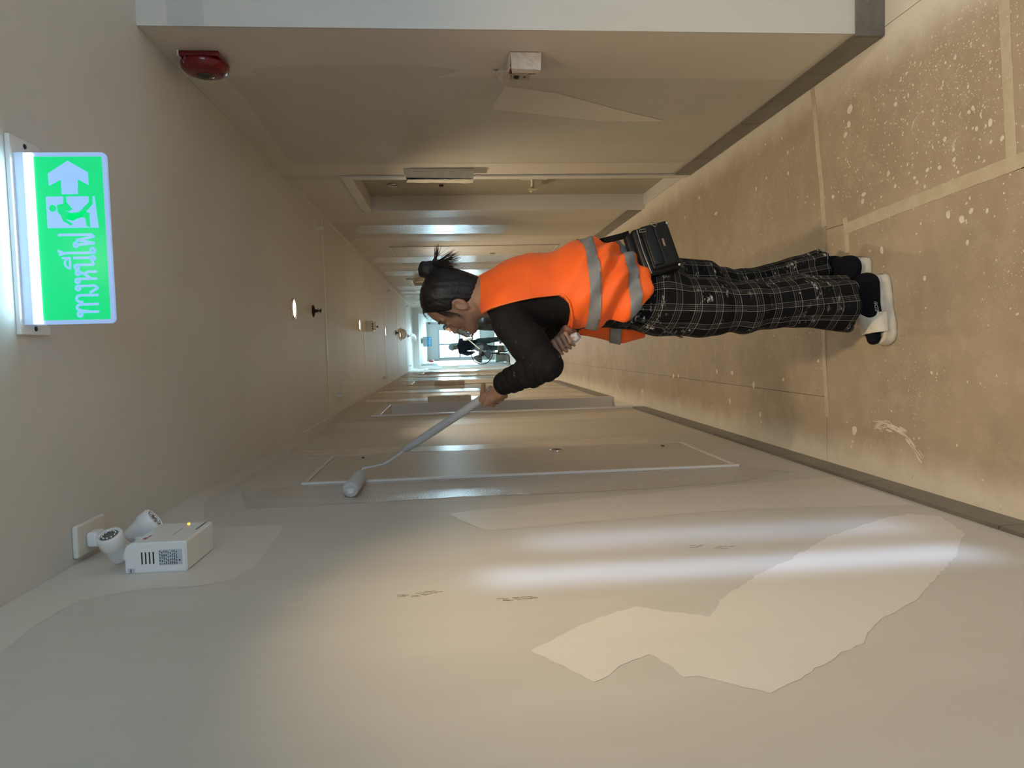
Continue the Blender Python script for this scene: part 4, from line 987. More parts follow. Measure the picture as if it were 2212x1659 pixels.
# feet inside the socks
toeL = on_z(1905, 738, .03); heelL = on_z(1905, 606, .03)
toeL = npv(on_y(1890, 733, 2.262)); toeL[2] = .056; heelL = npv(on_y(1890, 616, 2.288)); heelL[2] = .066
heelR = npv(on_z(1842, 578, .05)); heelR[2] = .06; toeR = heelR+V3(-.19, .04, -.002)
B.chain([anL, heelL, toeL-(toeL-heelL)*.1], [.032, .022, .014], .02).chain([anR, heelR, toeR-(toeR-heelR)*.1], [.032, .022, .014], .02)
Vb, Qb = B.mesh(2); body = obj('body', np_mesh('body', Vb, Qb), M_SKIN, person); del B
# eyes and brows
M_EYE = plain('eye_white', (.55, .52, .48), .2)
for s_ in (1, -1):
    e_ = MB().lathe([(.0, .0095), (.004, .0086), (.0075, .0055), (.0095, 0), (.007, -.006), (0, -.009)], 16, H(.0655, .031*s_, -.021), hf); e_.build('eye', M_EYE, person)
    MB().lathe([(.0, .0102), (.004, .0090), (.0046, .0076)], 16, H(.0655, .031*s_, -.021), hf).build('iris', M_BLACK, person)
    MB().tube([H(.081, .014*s_, .006), H(.078, .030*s_, .010), H(.066, .046*s_, .007)], [.0022, .003, .0015], 8).build('eyebrow', M_HAIR, person)
    MB().tube([H(.078, .022*s_, -.0155), H(.080, .031*s_, -.0135), H(.071, .042*s_, -.0165)], [.001, .0016, .001], 6).build('eyelash', M_HAIR, person)
# --- hair
A = SDF(HO-.2, HO+.2, .0028)
A.ell(H(-.014, 0, .012), (.099, .080, .093), HM, .01)
A.ell(H(-.046, 0, -.034), (.064, .068, .070), HM, .02).cap(H(-.06, 0, -.05), H(-.072, 0, -.125), .050, .046, .02, ax=hl, sc=1.2)
nrm = hf*.86-hu*.50; A.half(H(.058, 0, .056), nrm, .006)
A.half(PX(1034, 605, 2.40), -up+hf*.12, .006)
for s_ in (1, -1): A.ell(H(.006, .078*s_, -.050), (.028, .028, .044), [hf*.95+hu*.25, hl, hu*.95-hf*.25], .006, 's')
bun = PX(922, 583, 2.41)
A.ell(bun, (.026, .028, .027), None, .012).cap(bun, H(-.07, 0, .05), .020, .03, .02)
A.cap(bun+V3(-.012, 0, .016), bun+V3(.016, -.01, .012), .012, .012, .006).cap(bun+V3(.018, -.012, -.012), bun+V3(-.012, -.016, -.014), .012, .011, .006)
Va, Qa = A.mesh(1); Na = vnormals(Va, Qa); Va = Va+Na*(vn(Va*V3(1, 1, .3), 3, 420)*.0011)[:, None]
hair = obj('hair', np_mesh('hair', Va, Qa), M_HAIR, person); del A
def strands(name, items, n, jit, r, parent, mat=None):
    m = MB()
    for pts in items:
        for k in range(n):
            o1 = np.random.normal(0, jit*.4, 3); o2 = np.random.normal(0, jit, 3); N = len(pts); path = []
            for i in range(9):
                t = i/8*(N-1); j = min(int(t), N-2); f = t-j; q = np.array(pts[j])*(1-f)+np.array(pts[j+1])*f
                path.append(q+o1*(1-i/8)+o2*(i/8)+np.random.normal(0, jit*.05, 3))
            m.tube(path, [r*(1-.8*i/8) for i in range(9)], 5)
    o = m.build(name, mat or M_HAIR, parent); o['kind'] = 'stuff'; return o
M_HAIRB = plain('brown_black_hair', (.028, .016, .012), .4)
strands('ponytail_tuft', [[bun, PX(942, 572, 2.40), PX(962, 566, 2.40), PX(986, 558, 2.40)], [bun, PX(938, 570, 2.40), PX(955, 560, 2.39), PX(978, 548, 2.38)], [bun, PX(945, 582, 2.40), PX(965, 576, 2.38), PX(984, 572, 2.37)]], 75, .010, .0011, hair, M_HAIRB)
strands('ponytail_tuft', [[bun, PX(940, 562, 2.40), PX(944, 545, 2.40), PX(945, 532, 2.40)]], 40, .006, .0011, hair, M_HAIRB)
strands('loose_strands', [[H(.034, .070, .01), H(.028, .0775, -.012), H(.026, .074, -.04), H(.032, .066, -.062)], [H(.040, .060, .03), H(.040, .072, .0), H(.036, .073, -.03)]], 30, .006, .00035, hair)
strands('loose_strands', [[H(.05, .02, .075), H(.066, .03, .068), H(.078, .035, .05), H(.082, .03, .03)], [H(-.075, .02, -.085), H(-.092, .02, -.105), H(-.098, .01, -.115)]], 9, .004, .0005, hair)
# --- sweatshirt
S = SDF((-.26, 2.03, .80), (.44, 2.72, 1.42), .004)
def torso(S, g, k=.05):
    S.cap(neck+V3(.018, 0, -.014), chest, .052+g, .108+g, .05, ax=bl, sc=1.30)
    S.chain([chest, belly], [.106+g, .118+g], k, ax=bl, sc=1.28)
    S.chain([belly, pelv+up*.03], [.118+g, .122+g], k, ax=bl, sc=1.25)
    S.cap(chest+up*.055+bl*.115, chest+up*.045+bl*.0, .060+g, .062+g, .05); S.cap(chest+up*.045, chest+up*.01-bl*.085, .058+g, .056+g, .05)
torso(S, .0)
S.chain([neck+V3(0, 0, -.05), neck+V3(-.004, 0, .004)], [.068, .056], .02).cap(neck+bl*.03-up*.03, shL, .045, .05, .03)
fo1 = elL+(wrL-elL)*.42; fo2 = elL+(wrL-elL)*.60; fo3 = elL+(wrL-elL)*.78; cuf = wrL+(wrL-elL)*.14
S.chain([shL+bf*-.01, shL+(elL-shL)*.5, elL], [.058, .060, .048], .02)
S.chain([elL, fo1, fo2], [.048, .050, .040], .02).chain([fo2, fo3, cuf], [.036, .041, .033], .012)
S.chain([shR+bl*.02, elR, elR+(wrR-elR)*.5, wrR+(elR-wrR)*.08], [.055, .052, .048, .034], .03)
S.half(wrL+(wrL-elL)*.09, wrL-elL, .003, wrL-.10, wrL+.07)
S.half(pelv+up*.15, -up, .004)
Vs, Qs = S.mesh(1); Ns = vnormals(Vs, Qs)
ax_u = (elL-shL)/np.linalg.norm(elL-shL); ax_f = (wrL-elL)/np.linalg.norm(wrL-elL)
tf = np.clip(((Vs-elL)@ax_f)/np.linalg.norm(wrL-elL), -1, 1.3)
near_f = np.exp(-(np.linalg.norm(Vs-(elL+np.clip(tf, 0, 1)[:, None]*(wrL-elL)), axis=1)/.075)**2)
fold = np.sin(tf*38+2.2*vn(Vs, 5, 26))*.0028*near_f*(tf > .02)+.004*near_f*np.exp(-((tf-.5)/.05)**2)*-1
bend = np.exp(-(np.linalg.norm(Vs-elL, axis=1)/.09)**2)*np.sin((Vs-elL)@(ax_u-ax_f)*90+2*vn(Vs, 8, 30))*.0035
Vs = Vs+Ns*(fold+bend+vn(Vs, 4, 34)*.0040+vn(Vs, 9, 80)*.0014)[:, None]
shirt = obj('sweatshirt', np_mesh('sweatshirt', Vs, Qs), M_SWEAT, person); del S
m = MB(); ring_ = []
e_a = np.cross(ax_f, up); e_a /= np.linalg.norm(e_a); e_b = np.cross(ax_f, e_a)
for k in range(29): a = 2*math.pi*k/28; ring_.append(wrL+(wrL-elL)*.085+(e_a*math.cos(a)+e_b*math.sin(a))*.0325)
m.tube(ring_, .0048, 8, caps=False).build('cuff_band', M_SWEAT, shirt)
# --- vest
def vest_field():
    S = SDF((-.02, 2.08, .74), (.46, 2.66, 1.42), .0036)
    torso(S, .011)
    S.cap(neck+bl*.03-up*.026, shL+up*.004, .058, .066, .03)
    # loose skirt of the vest at the side and the back
    S.chain([belly+up*-.02-bf*.012, pelv+up*.05-bf*.012], [.130, .140], .05, ax=bl, sc=1.22)
    S.half(PX(1398, 615, 2.25), -up+V3(-.15, .0, 0), .003)
    S.half(PX(1360, 560, 2.35), -up+V3(.55, 0, 0), .02)
    # neck hole and arm holes
    S.cap(neck+V3(-.02, .0, .10), neck+V3(-.010, 0, .020), .078, .058, .004, 's')
    S.cap(neck+V3(-.10, .02, .04), neck+V3(-.12, .06, -.12), .060, .045, .006, 's')
    return S
S = vest_field()
pip_px = [(1040, 680), (1050, 672), (1062, 667), (1085, 660), (1120, 651), (1155, 644), (1190, 640), (1209, 638), (1220, 643), (1229, 655), (1234, 672), (1236, 692), (1234, 716)]
arm_poly = [PX(X, Y, 2.205)[[0, 2]] for X, Y in pip_px]+[PX(X, Y, 2.205)[[0, 2]] for X, Y in ((1230, 790), (1020, 790), (1020, 690))]
S.prism_y(arm_poly, 2.0, 2.40)
S.prism_y([PX(X, Y, 2.24)[[0, 2]] for X, Y in ((1228, 719), (1262, 713), (1290, 706), (1318, 699), (1345, 690), (1366, 672), (1384, 650), (1398, 632), (1408, 608), (1450, 608), (1450, 790), (1228, 790))], 2.0, 2.43)
S.cap(shR, shR+(elR-shR)*.8, .085, .085, .003, 's')
Vv, Qv = S.mesh(1); Nv = vnormals(Vv, Qv)
h_ = (Vv-belly)@up
pleat = np.sin((Vv@V3(60, 60, 0))+3*vn(Vv, 21, 14)+h_*40)*np.clip((.06-h_)/.16, 0, 1)*.0065
diag = np.sin(Vv@V3(40, 20, 75)+2.5*vn(Vv, 22, 12))*np.clip((.16-np.abs(h_+.04))/.16, 0, 1)*.0085
Vv = Vv+Nv*(pleat+diag+vn(Vv, 23, 22)*.0030+vn(Vv, 24, 60)*.0010)[:, None]
vest = obj('safety_vest', np_mesh('safety_vest', Vv, Qv), M_ORANGE, person, label='orange safety vest'); del S
# reflective bands: the vest surface between two tilted planes, lifted a little
cen = Vv[Qv].mean(1)
def band(name, x0, x1, tilt):
    """band between picture columns x0..x1 read at the back edge; tilt bends it down to the front"""
    z0, z1 = PX(x0, 560, 2.28)[2], PX(x1, 560, 2.28)[2]
    zz = Vv[:, 2]+(Vv[:, 0]-.33)*tilt
    zf = cen[:, 2]+(cen[:, 0]-.33)*tilt
    q = Qv[(zf < z0) & (zf > z1)]; ids, inv = np.unique(q, return_inverse=True); q = inv.reshape(-1, 4)
    P_ = Vv[ids].copy(); zc = zz[ids]
    # settle the ragged cell edge on the two planes
    for zt in (z0, z1):
        near = np.abs(zc-zt) < .0030; P_[near, 2] += zt-zc[near]
    P_ = P_+Nv[ids]*.0028
    obj(name, np_mesh(name, P_, q), M_GREY, vest)
band('reflective_band', 1259, 1282, .0); band('reflective_band', 1337, 1361, -.04)
# piping along the arm hole
def surf_at(X, Y, V, N):
    d = ray(X, Y); d = npv(d)/np.linalg.norm(npv(d)); w = V-npv(CP); t = w@d; dist = np.linalg.norm(w-t[:, None]*d, axis=1)
    m_ = dist < .008
    if not m_.any(): m_ = dist < dist.min()+.004
    i = np.flatnonzero(m_)[np.argmin(t[m_])]; return npv(CP)+d*(t[i]-.001)
MB().tube([surf_at(X, Y, Vv, Nv) for X, Y in [(X+.6, Y-2.5) for X, Y in pip_px[1:]]], .0030, 8).build('piping', M_OPIPE, vest)
# loose front panel of the vest hanging open, with its own band
def sheet(name, rows, mat, parent, th=.004, sub=6):
    """grid of points (rows) as a thick soft sheet"""
    R_ = np.array(rows, float); 
    def up1(A):
        n = len(A); t = np.linspace(0, n-1, (n-1)*sub+1); j = np.minimum(t.astype(int), n-2); f = (t-j).reshape(-1, *[1]*(A.ndim-1))
        p0, p1, p2, p3 = A[np.maximum(j-1, 0)], A[j], A[j+1], A[np.minimum(j+2, n-1)]
        return .5*((2*p1)+(-p0+p2)*f+(2*p0-5*p1+4*p2-p3)*f**2+(-p0+3*p1-3*p2+p3)*f**3)
    R_ = up1(R_); R_ = up1(R_.transpose(1, 0, 2)).transpose(1, 0, 2); nu, nv = R_.shape[:2]
    n_ = np.cross(np.gradient(R_, axis=0), np.gradient(R_, axis=1)); n_ /= np.maximum(np.linalg.norm(n_, axis=2, keepdims=True), 1e-9)
    P_ = np.concatenate([(R_+n_*th/2).reshape(-1, 3), (R_-n_*th/2).reshape(-1, 3)]); N_ = nu*nv; q = []
    for i in range(nu-1):
        for j in range(nv-1):
            a = i*nv+j; q += [(a, a+nv, a+nv+1, a+1), (N_+a, N_+a+1, N_+a+nv+1, N_+a+nv)]
    for i in range(nu-1): a = i*nv; q += [(a, N_+a, N_+a+nv, a+nv)]; a += nv-1; q += [(a, a+nv, N_+a+nv, N_+a)]
    for j in range(nv-1): a = j; q += [(a, a+1, N_+a+1, N_+a)]; a = (nu-1)*nv+j; q += [(a, N_+a, N_+a+1, a+1)]
    return obj(name, np_mesh(name, P_, np.array(q)), mat, parent)
fp = [[PX(1228, 705, 2.40), PX(1232, 714, 2.41), PX(1236, 722, 2.43)],
      [PX(1262, 700, 2.38), PX(1264, 718, 2.40), PX(1262, 724, 2.43)],
      [PX(1300, 692, 2.36), PX(1302, 716, 2.39), PX(1298, 731, 2.43)],
      [PX(1340, 690, 2.36), PX(1342, 718, 2.38), PX(1338, 741, 2.43)],
      [PX(1372, 700, 2.37), PX(1376, 722, 2.39), PX(1366, 735, 2.43)],
      [PX(1394, 714, 2.38), PX(1394, 724, 2.39), PX(1392, 728, 2.43)]]
flap = sheet('front_panel', fp, M_ORANGE, vest)
fb_ = [[q+V3(-.004, -.006, 0) for q in (PX(1318, 695, 2.36), PX(1317, 716, 2.385), PX(1315, 737, 2.43))], [q+V3(-.004, -.006, 0) for q in (PX(1343, 690, 2.36), PX(1342, 718, 2.38), PX(1339, 742, 2.43))]]
sheet('reflective_band', fb_, M_GREY, vest, .003)
# --- trousers
T = SDF((-.06, 2.05, .06), (.42, 2.70, .98), .0036)
T.chain([pelv+up*.12, pelv+up*.0], [.105, .112], .05, ax=bl, sc=1.22)
T.ell(pelv-bf*.035-up*.02, (.10, .15, .10), BM, .05)
T.chain([hipL, hipL+(knL-hipL)*.5, knL, knL+(anL-knL)*.45], [.100, .092, .078, .082], .03)
hemL = PX(1828, 660, 2.27); T.cap(knL+(anL-knL)*.45, hemL+V3(0, 0, -.02), .082, .092, .02)
T.chain([hipR, hipR+(knR-hipR)*.5, knR, knR+(anR-knR)*.6], [.098, .088, .062, .064], .03)
hemR = PX(1774, 577, 2.49); T.cap(knR+(anR-knR)*.6, hemR+V3(.003, 0, -.02), .064, .066, .02)
T.half(hemL, V3(.02, 0, -1), .003, (-.06, 2.05, .0), (.42, 2.372, .3)); T.half(hemR, V3(.05, 0, -1), .003, (-.06, 2.372, .0), (.42, 2.70, .4))
# hollow hems
T.cap(hemL+V3(0, 0, .05), hemL+V3(0, 0, -.06), .060, .082, .004, 's'); T.cap(hemR+V3(0, 0, .04), hemR+V3(0, 0, -.06), .040, .054, .004, 's')
Vt, Qt = T.mesh(1); Nt = vnormals(Vt, Qt); del T
side = (Vt-(hipL+hipR)/2)@(np.array([*(hipL-hipR)[:2], 0])/np.linalg.norm((hipL-hipR)[:2])) > 0
low = Vt[:, 2] < .62
dL = np.linalg.norm(Vt[:, :2]-np.stack([np.interp(Vt[:, 2], [anL[2], knL[2], hipL[2]], [a[k] for a in (anL, knL, hipL)]) for k in (0, 1)], 1), axis=1)
dR = np.linalg.norm(Vt[:, :2]-np.stack([np.interp(Vt[:, 2], [anR[2], knR[2], hipR[2]], [a[k] for a in (anR, knR, hipR)]) for k in (0, 1)], 1), axis=1)
isL = np.where(low, dL < dR+.01, side)
pu = np.zeros(len(Vt))
for flag, (h0, k0, a0) in ((True, (hipL, knL, anL)), (False, (hipR, knR, anR))):
    m_ = isL == flag; c = np.stack([np.interp(Vt[m_, 2], [a0[2], k0[2], h0[2]], [q[k] for q in (a0, k0, h0)]) for k in (0, 1)], 1); r_ = Vt[m_, :2]-c
    ref = bl[:2] if flag else -bl[:2]
    ang = np.arctan2(r_[:, 0]*-ref[1]+r_[:, 1]*ref[0], r_@ref); pu[m_] = ang*.094+(0 if flag else .021)
pv = Vt[:, 2]+.012*np.sin(Vt[:, 0]*18)+.006*vn(Vt, 31, 20)+(Vt[:, 0]-.1)*np.clip((Vt[:, 2]-.55)*1.2, 0, .35)
zk = Vt[:, 2]
wr_ = np.sin(zk*70+2.4*vn(Vt, 33, 16))*.0032*np.exp(-((zk-.50)/.12)**2)+np.sin(pu*75+2*vn(Vt, 34, 9))*.0050*np.clip((.62-zk)*2, 0, 1)+vn(Vt, 35, 24)*.0042
Vt = Vt+Nt*wr_[:, None]
tm_ = np_mesh('trousers', Vt, Qt); at_ = tm_.attributes.new('plaid', 'FLOAT_VECTOR', 'POINT')
at_.data.foreach_set('vector', np.stack([pu, pv, pu*0], 1).astype('f4').ravel())
trou = obj('trousers', tm_, M_PLAID, person)
MB().tube([PX(1430, 708, 2.24), PX(1440, 717, 2.23), PX(1456, 723, 2.23), PX(1474, 729, 2.23)], .0026, 8).build('drawstring', M_BLACK, trou)
# --- socks and sandals
def foot(heel, toe, an, label):
    d = toe-heel; d[2] = 0; L = np.linalg.norm(d); d /= L; s = np.cross(up, d)          # s: left of the foot
    lo = np.minimum(np.minimum(heel, toe), an)-.08; hi = np.maximum(np.maximum(heel, toe), an)+.10; lo[2] = .02
    K = SDF(lo, hi, .0032)
    K.chain([an+up*.05, an, heel+up*.004], [.041, .040, .036], .02)
    K.chain([heel, heel+d*L*.55+up*.0, toe], [.034, .027, .018], .03, ax=s, sc=1.4)
    K.cap(an+d*.010, heel+d*L*.52+up*.002, .036, .026, .03)
    K.half((0, 0, .041), -up, .004)
    v, q = K.mesh(1); obj('sock', np_mesh('sock', v, q), M_SOCK, person)
    out = [];  W = [(-.030, .028), (-.036, .0), (-.030, -.028), (.02, -.040), (.08, -.041), (.14, -.048), (.19, -.043), (.218, -.018), (.222, .008), (.205, .036), (.16, .046), (.09, .038), (.02, .038)]
    n = len(W); dense = []
    for i in range(n):
        p0, p1, p2, p3 = [np.array(W[(i+k) % n]) for k in (-1, 0, 1, 2)]
        for j in range(5):
            f = j/5; dense.append(.5*((2*p1)+(-p0+p2)*f+(2*p0-5*p1+4*p2-p3)*f**2+(-p0+3*p1-3*p2+p3)*f**3))
    dense = np.array(dense)*[L/.20, 1.08]; c0 = np.array([*heel[:2], 0]); n = len(dense)
    V_ = []; F_ = []
    prof = [(.985, .0008), (1.0, .006), (1.0, .014), (.985, .0155), (.985, .034), (.975, .042), (.93, .046), (.86, .040), (0.0, .038)]
    ctr = np.array([L*.45, 0])
    for sc_, z in prof:
        for p in dense: q = ctr+(p-ctr)*sc_; w3 = c0+d*q[0]+s*q[1]; V_.append((w3[0], w3[1], z))
    for i in range(len(prof)-1):
        for k in range(n): k2 = (k+1) % n; F_.append((i*n+k, i*n+k2, (i+1)*n+k2, (i+1)*n+k))
    F_.append(tuple(range(n-1, -1, -1)))
    sd = MB().add(V_, F_, True).build('sandal', M_SANDAL, person, label=label)
    # broad strap over the instep
    rows = []
    for t in np.linspace(.54, .90, 5):
        row = []
        for a in np.linspace(-8, 188, 13):
            a = math.radians(a); wd = .050; hh = .086-.085*(t-.5)
            row.append(c0+d*(L*t+.012*math.cos(a)*0)+s*(wd*math.cos(a))+up*(.040+max(math.sin(a), -.12)*hh*.80))
        rows.append(row)
    sheet('strap', rows, M_SANDAL, sd, .006, 4)
    return sd, d, s, c0, L
sdL, dL_, sL_, cL_, LL_ = foot(heelL, toeL, anL+V3(0.0, 0, .0), 'off white platform sandal on the near foot')
foot(heelR, toeR, anR, 'off white platform sandal on the far foot')
# small white lettering on the near sock
tm2 = text_mesh('EDII', .020); co = np.empty(len(tm2.vertices)*3, 'f4'); tm2.vertices.foreach_get('co', co); co = co.reshape(-1, 3)
base_ = PX(1899, 674, 2.225); ox = PX(1894, 648, 2.225)-base_; ox /= np.linalg.norm(ox); oz = PX(1887, 672, 2.225)-base_; oz /= np.linalg.norm(oz)
q = base_+np.outer(co[:, 0]*1.0, ox)+np.outer(co[:, 1]*.9, oz)+np.outer(co[:, 2], V3(0, -1, 0))
tm2.vertices.foreach_set('co', q.astype('f4').ravel()); tm2.update(); obj('sock_lettering', tm2, plain('sock_print', (.5, .5, .5), .6), person)

# ------------------------------------------------------------------ waist bag
bu = PX(1412, 592, 2.20)-PX(1377, 490, 2.24); bw = np.linalg.norm(bu); bu /= bw
bv = PX(1441, 482, 2.22)-PX(1375, 490, 2.22); bh = np.linalg.norm(bv); bv = bv-bu*np.dot(bv, bu); bv /= np.linalg.norm(bv)
bn = np.cross(bu, bv); bn = bn if bn[1] < 0 else -bn
bo = PX(1424, 536, 2.225)
bag = thing('waist_bag', 'small black leather waist bag with zips hanging at the painter\'s hip', 'bag', tuple(bo))
def BP(u, v, n): return Vector(bo+bu*u+bv*v+bn*n)
def lbox(u0, u1, v0, v1, n0, n1, bev):
    bm = bmesh.new(); bmesh.ops.create_cube(bm, size=1)
    for v in bm.verts: v.co = Vector(((u0+u1)/2+v.co.x*(u1-u0), (v0+v1)/2+v.co.y*(v1-v0), (n0+n1)/2+v.co.z*(n1-n0)))
    bmesh.ops.bevel(bm, geom=bm.edges[:], offset=bev, segments=4, profile=.5, affect='EDGES')
    for v in bm.verts: v.co = BP(*v.co)
    bmesh.ops.recalc_face_normals(bm, faces=bm.faces[:]); return MB().bm(bm, True)
w2, h2 = bw/2, bh/2
lbox(-w2, w2, -h2-.022, h2, -.042, .006, .014).build('body', M_LEATHER, bag)
lbox(-w2+.002, w2-.004, -h2-.040, -h2-.006, -.050, -.016, .012).build('back_compartment', M_LEATHER, bag)
lbox(-w2+.004, w2-.012, -h2+.004, h2-.004, .0, .020, .008).build('front_pocket', M_LEATHER, bag)
lbox(-w2+.010, w2-.022, -h2+.008, -h2+.044, .012, .027, .006).build('flap_pocket', M_LEATHER, bag)
M_ZIP = plain('zip_metal', (.30, .26, .20), .35, metal=.7)
MB().tube([BP(-w2+.006, -h2-.004, .010), BP(0, -h2-.008, .012), BP(w2-.006, -h2-.004, .010)], .0018, 8).build('zip', M_ZIP, bag)
MB().tube([BP(-w2+.012, -h2+.048, .021), BP(w2-.024, -h2+.048, .021), BP(w2-.020, -h2+.040, .021)], .0024, 8).build('zip', plain('zip_black', (.03, .03, .03), .3), bag)
def pull(u, v, n, ang):
    c, s = math.cos(ang), math.sin(ang); pts = [(-.002, -.004), (.018, -.005), (.018, .005), (-.002, .004), (-.002, -.004)]
    MB().tube([BP(u+a*c-b*s, v+a*s+b*c, n) for a, b in pts], .0013, 6).build('zip_pull', M_ZIP, bag)
pull(-w2+.022, -h2-.002, .030, 1.5); pull(-w2+.006, -h2+.040, .030, .9)
lbox(-.022, .004, h2-.040, h2-.034, .018, .0215, .001).build('badge', plain('copper_badge', (.32, .20, .13), .4, metal=.6), bag)
for u, v in ((w2-.008, h2-.012), (-w2+.014, h2-.006)): MB().lathe([(0, .004), (.004, .003), (.005, 0)], 12, BP(u, v, .018), bn).build('rivet', M_CHROME, bag)
# belt strap running up behind the back
st = [BP(-w2, -h2-.018, -.03), PX(1345, 510, 2.27), PX(1305, 520, 2.30), PX(1266, 532, 2.36), PX(1262, 545, 2.44)]
def strap(pts, w, wd, mat, name, parent):
    V_ = []; F_ = []
    for i, p in enumerate(pts):
        p = Vector(p); 
        for s_ in (-1, 1):
            for t_ in (-1, 1): V_.append(p+Vector(wd)*s_*w/2+Vector((0, -1, 0))*t_*.0012)
    for i in range(len(pts)-1):
        for a, b in ((0, 1), (1, 3), (3, 2), (2, 0)): F_.append((i*4+a, i*4+b, i*4+4+b, i*4+4+a))
    F_ += [(0, 2, 3, 1), tuple((len(pts)-1)*4+k for k in (0, 1, 3, 2))]
    return MB().add(V_, F_).build(name, mat, parent)
M_STRAP = plain('black_webbing', (.004, .004, .004), .8, spec=.15)
strap(st, .022, (.9, 0, .25), M_STRAP, 'strap', bag)
strap([BP(w2-.01, -h2+.01, -.03), surf_at(1395, 640, Vt, Nt)+V3(0, -.006, 0), surf_at(1375, 668, Vt, Nt)+V3(0, -.004, 0), surf_at(1362, 690, Vt, Nt)+V3(0, -.002, 0)], .02, (.2, 0, .95), M_STRAP, 'strap', bag)

# ------------------------------------------------------------------ paint roller on a pole
rollc = Vector((XL+.0275, 2.62, 1.828))
rl = thing('paint_roller', 'white paint roller on a paint covered pole held against the left wall', 'paint roller', tuple(poleA))
n_ = NT('painted_pole'); p_ = n_.pos(); n_.set(base=n_.mix(n_.step(n_.noise(p_, 38, 4, .7), .62, .68), n_.mix(n_.noise(p_, 70, 3), (.44, .45, .46), (.60, .61, .62)), (.28, .13, .08)), rough=.5); n_.bump(n_.noise(p_, 60, 3), .5, .003)
Lp = np.linalg.norm(tip-poleA)
MB().tube([poleA+pd*Lp*t for t in (0, .02, .3, .6, .8, .9, .97, 1.0)], [.012, .0155, .0155, .015, .015, .0145, .012, .007], 20).build('pole', n_.m, rl)
M_PWHITE = mottled('paint_coated_white', (.62, .64, .66), (.74, .76, .78), 60, .45, .3, 120)
e2_ = Vector((rollc.x, 2.655, rollc.z))
MB().tube([Vector(tip), PX(852, 989, 2.62), PX(829, 1003, 2.655), e2_+Vector((.03, .012, -.012)), e2_+Vector((.012, .016, -.002)), e2_+Vector((0, .008, 0)), e2_], .0042, 10).build('frame', M_PWHITE, rl)
n_ = NT('roller_nap'); p_ = n_.pos(); n_.set(base=n_.mix(n_.noise(p_, 50, 4), (.66, .68, .69), (.78, .80, .81)), rough=.85, sheen=.3); n_.bump(n_.noise(p_, 330, 3, .7), 1, .006)
RR = .0268
MB().lathe([(.012, .0), (RR*.80, .001), (RR*.97, .006), (RR, .014), (RR, .236), (RR*.97, .244), (RR*.8, .249), (.012, .25)], 40, (rollc.x, 2.405, rollc.z), (0, 1, 0)).build('roller_cover', n_.m, rl)
MB().lathe([(0, .006), (.010, .005), (.0125, .0005)], 20, (rollc.x, 2.405, rollc.z), (0, 1, 0)).build('end_cap', M_PWHITE, rl)

